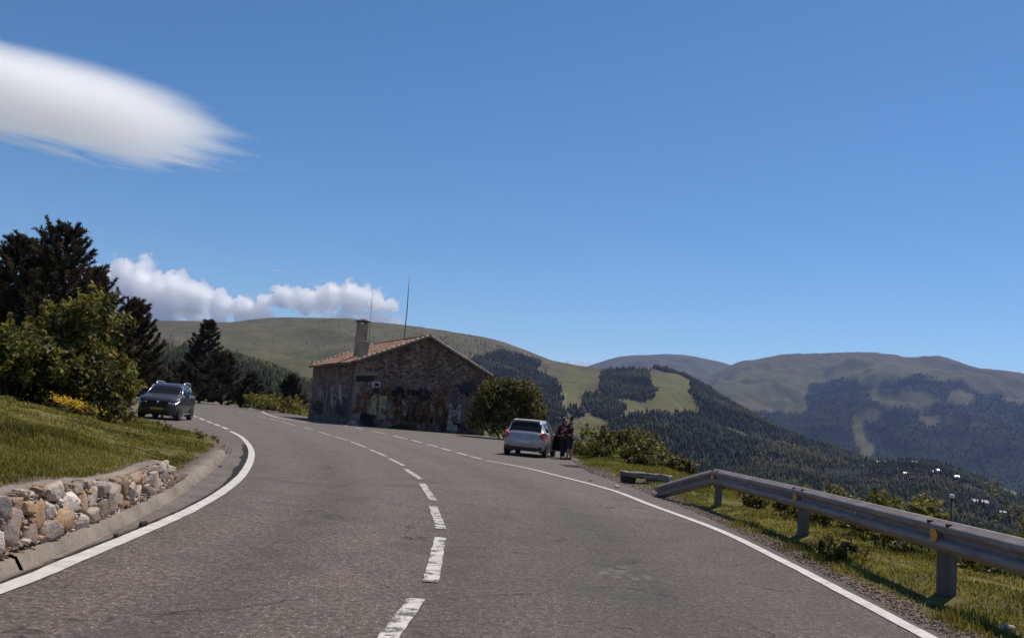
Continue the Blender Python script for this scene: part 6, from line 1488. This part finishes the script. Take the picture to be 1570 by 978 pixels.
person('person in a black T-shirt and black knee-length shorts hugging the person in maroon', tuple(pm), az + 0.15, 1.76, True, hug_m, {'r': (.11, .02, .12, -.02), 'l': (-.10, .03, -.11, .04)}, m_black, m_shorts, True)
person('person with long dark hair in maroon top and dark trousers beside the open car door', tuple(pw), az + PI - 0.1, 1.68, False, hug_w, {'r': (.09, .02, .09, -.01), 'l': (-.09, .0, -.10, -.05)}, m_maroon, m_jeans, False)

# ================================================================== village, marker post, cables
m_white = simple('white_wall', (0.74, 0.71, 0.68), 0.8); m_paleroof = simple('sun_glare_roof', (0.52, 0.50, 0.50), 0.4, 0.1); m_greywall = simple('grey_wall', (0.34, 0.32, 0.30), 0.8)  # sun glare on the white houses' roofs is put into their pale colour
def on_layer(L, px, py):
    nv = L['nv']; d = (L['px'][:, :nv] - px) ** 2 + (L['py'][:, :nv] - py) ** 2; i = np.unravel_index(np.argmin(d), d.shape); return L['P'][i]
def village_house(label, px, py, wpx, hpx, wall, roof, L, rot=0.0):
    p = on_layer(L, px, py); D = math.hypot(p[0], p[1]); w = 0.85 * wpx * D / FPX; h = 0.85 * hpx * D / FPX; dp = w * 0.8
    root = thing('village_house', label, 'house', tuple(p), math.atan2(-p[0], p[1]) + rot, 'village houses on the wooded ridge')
    bm = bmesh.new(); prism(bm, [(-w/2, -dp/2, -3), (w/2, -dp/2, -3), (w/2, -dp/2, h*0.62), (-w/2, -dp/2, h*0.62)], (0, dp, 0)); bm_obj('wall', bm, wall, root)
    bm = bmesh.new(); e = 0.5; prism(bm, [(-w/2-e, -dp/2-e, h*0.60), (-w/2-e, dp/2+e, h*0.60), (-w/2-e, 0, h*1.05)], (w + 2*e, 0, 0)); bm_obj('roof', bm, roof, root)
    bm = bmesh.new(); n = max(1, int(w / 5))
    for t in range(n): x = -w/2 + (t + 0.5) * w / n; box(bm, (x - 0.6, -dp/2 - 0.06, h*0.15), (x + 0.6, -dp/2 - 0.01, h*0.42))
    bm_obj('window', bm, m_glass, root)
VH = [(1313, 712, 5, 3, 1, 'grey house at the left end of the ridge village, below the scar'), (1323, 716.5, 5, 3.5, 0, 'small white house lowest in the left cluster of the village'), (1330.5, 713, 6, 4, 0, 'white house at left in the left cluster of the village'),
      (1338, 713.5, 6, 3, 1, 'grey house in the middle of the left cluster of the village'), (1345, 711, 9, 5, 0, 'largest bright white house of the left cluster on the ridge'), (1355, 709.5, 7, 3.5, 1, 'grey house right behind the largest white house'), (1374, 709, 4.5, 3.5, 0, 'tiny white house alone on the crest between two clusters'),
      (1401, 710, 8, 3.5, 0, 'long low white house on the crest, middle of the village'), (1413, 707.5, 6, 3, 1, 'greyish house at the crest right of the long white one'), (1389, 728, 5.5, 4, 0, 'white house standing alone down in the wood'), (1432, 726.5, 8, 5, 0, 'lower house of the bright white pair on the ridge'),
      (1440, 723.5, 7, 5, 0, 'upper house of the bright white pair on the ridge'), (1466.5, 734, 9, 5.5, 0, 'bright white house farthest right on the crest'), (1503, 774, 22, 8, 1, 'long grey barracks low in the wood at right'), (1534, 788, 13, 5, 1, 'grey building low in the wood near the right edge'), (1178, 705, 8, 4, 0, 'lone white house beside the pale track on the left of the ridge')]
for px, py, w, h, g, lab in VH: village_house(lab, px, py, w, h, m_white if g == 0 else m_greywall, m_paleroof if g == 0 else m_greywall, L_vil, 0.3 * math.sin(px))
p = px_on(1457, 13.5); ztop = height_px(1456, 757, 13.5)
mp = thing('marker_post', 'thin dark marker post with a whitish cap behind the barrier', 'post', tuple(p))
bm = bmesh.new(); tube(bm, [(0, 0, -0.3), (0, 0, ztop - p[2] - 0.06)], 0.022, 10); bm_obj('post', bm, m_wood, mp, True)
bm = bmesh.new(); box(bm, (-0.035, -0.03, ztop - p[2] - 0.059), (0.035, 0.03, ztop - p[2])); bm_obj('cap', bm, m_white, mp, bevel=0.01)
for k, (a, b) in enumerate((((130, 461), (330, 503)), ((130, 471), (330, 508)))):
    A, B = atd(*a, 95), atd(*b, 190); bm = bmesh.new(); pts = [A + (B - A) * t - np.array([0, 0, 1.2 * 4 * t * (1 - t)]) for t in np.linspace(0, 1, 14)]
    tube(bm, pts, 0.02, 5); tag(bm_obj('power_cable', bm, m_trim), ['upper', 'lower'][k] + ' thin power cable crossing the sky above the left ridge', 'cable', 'power cables')
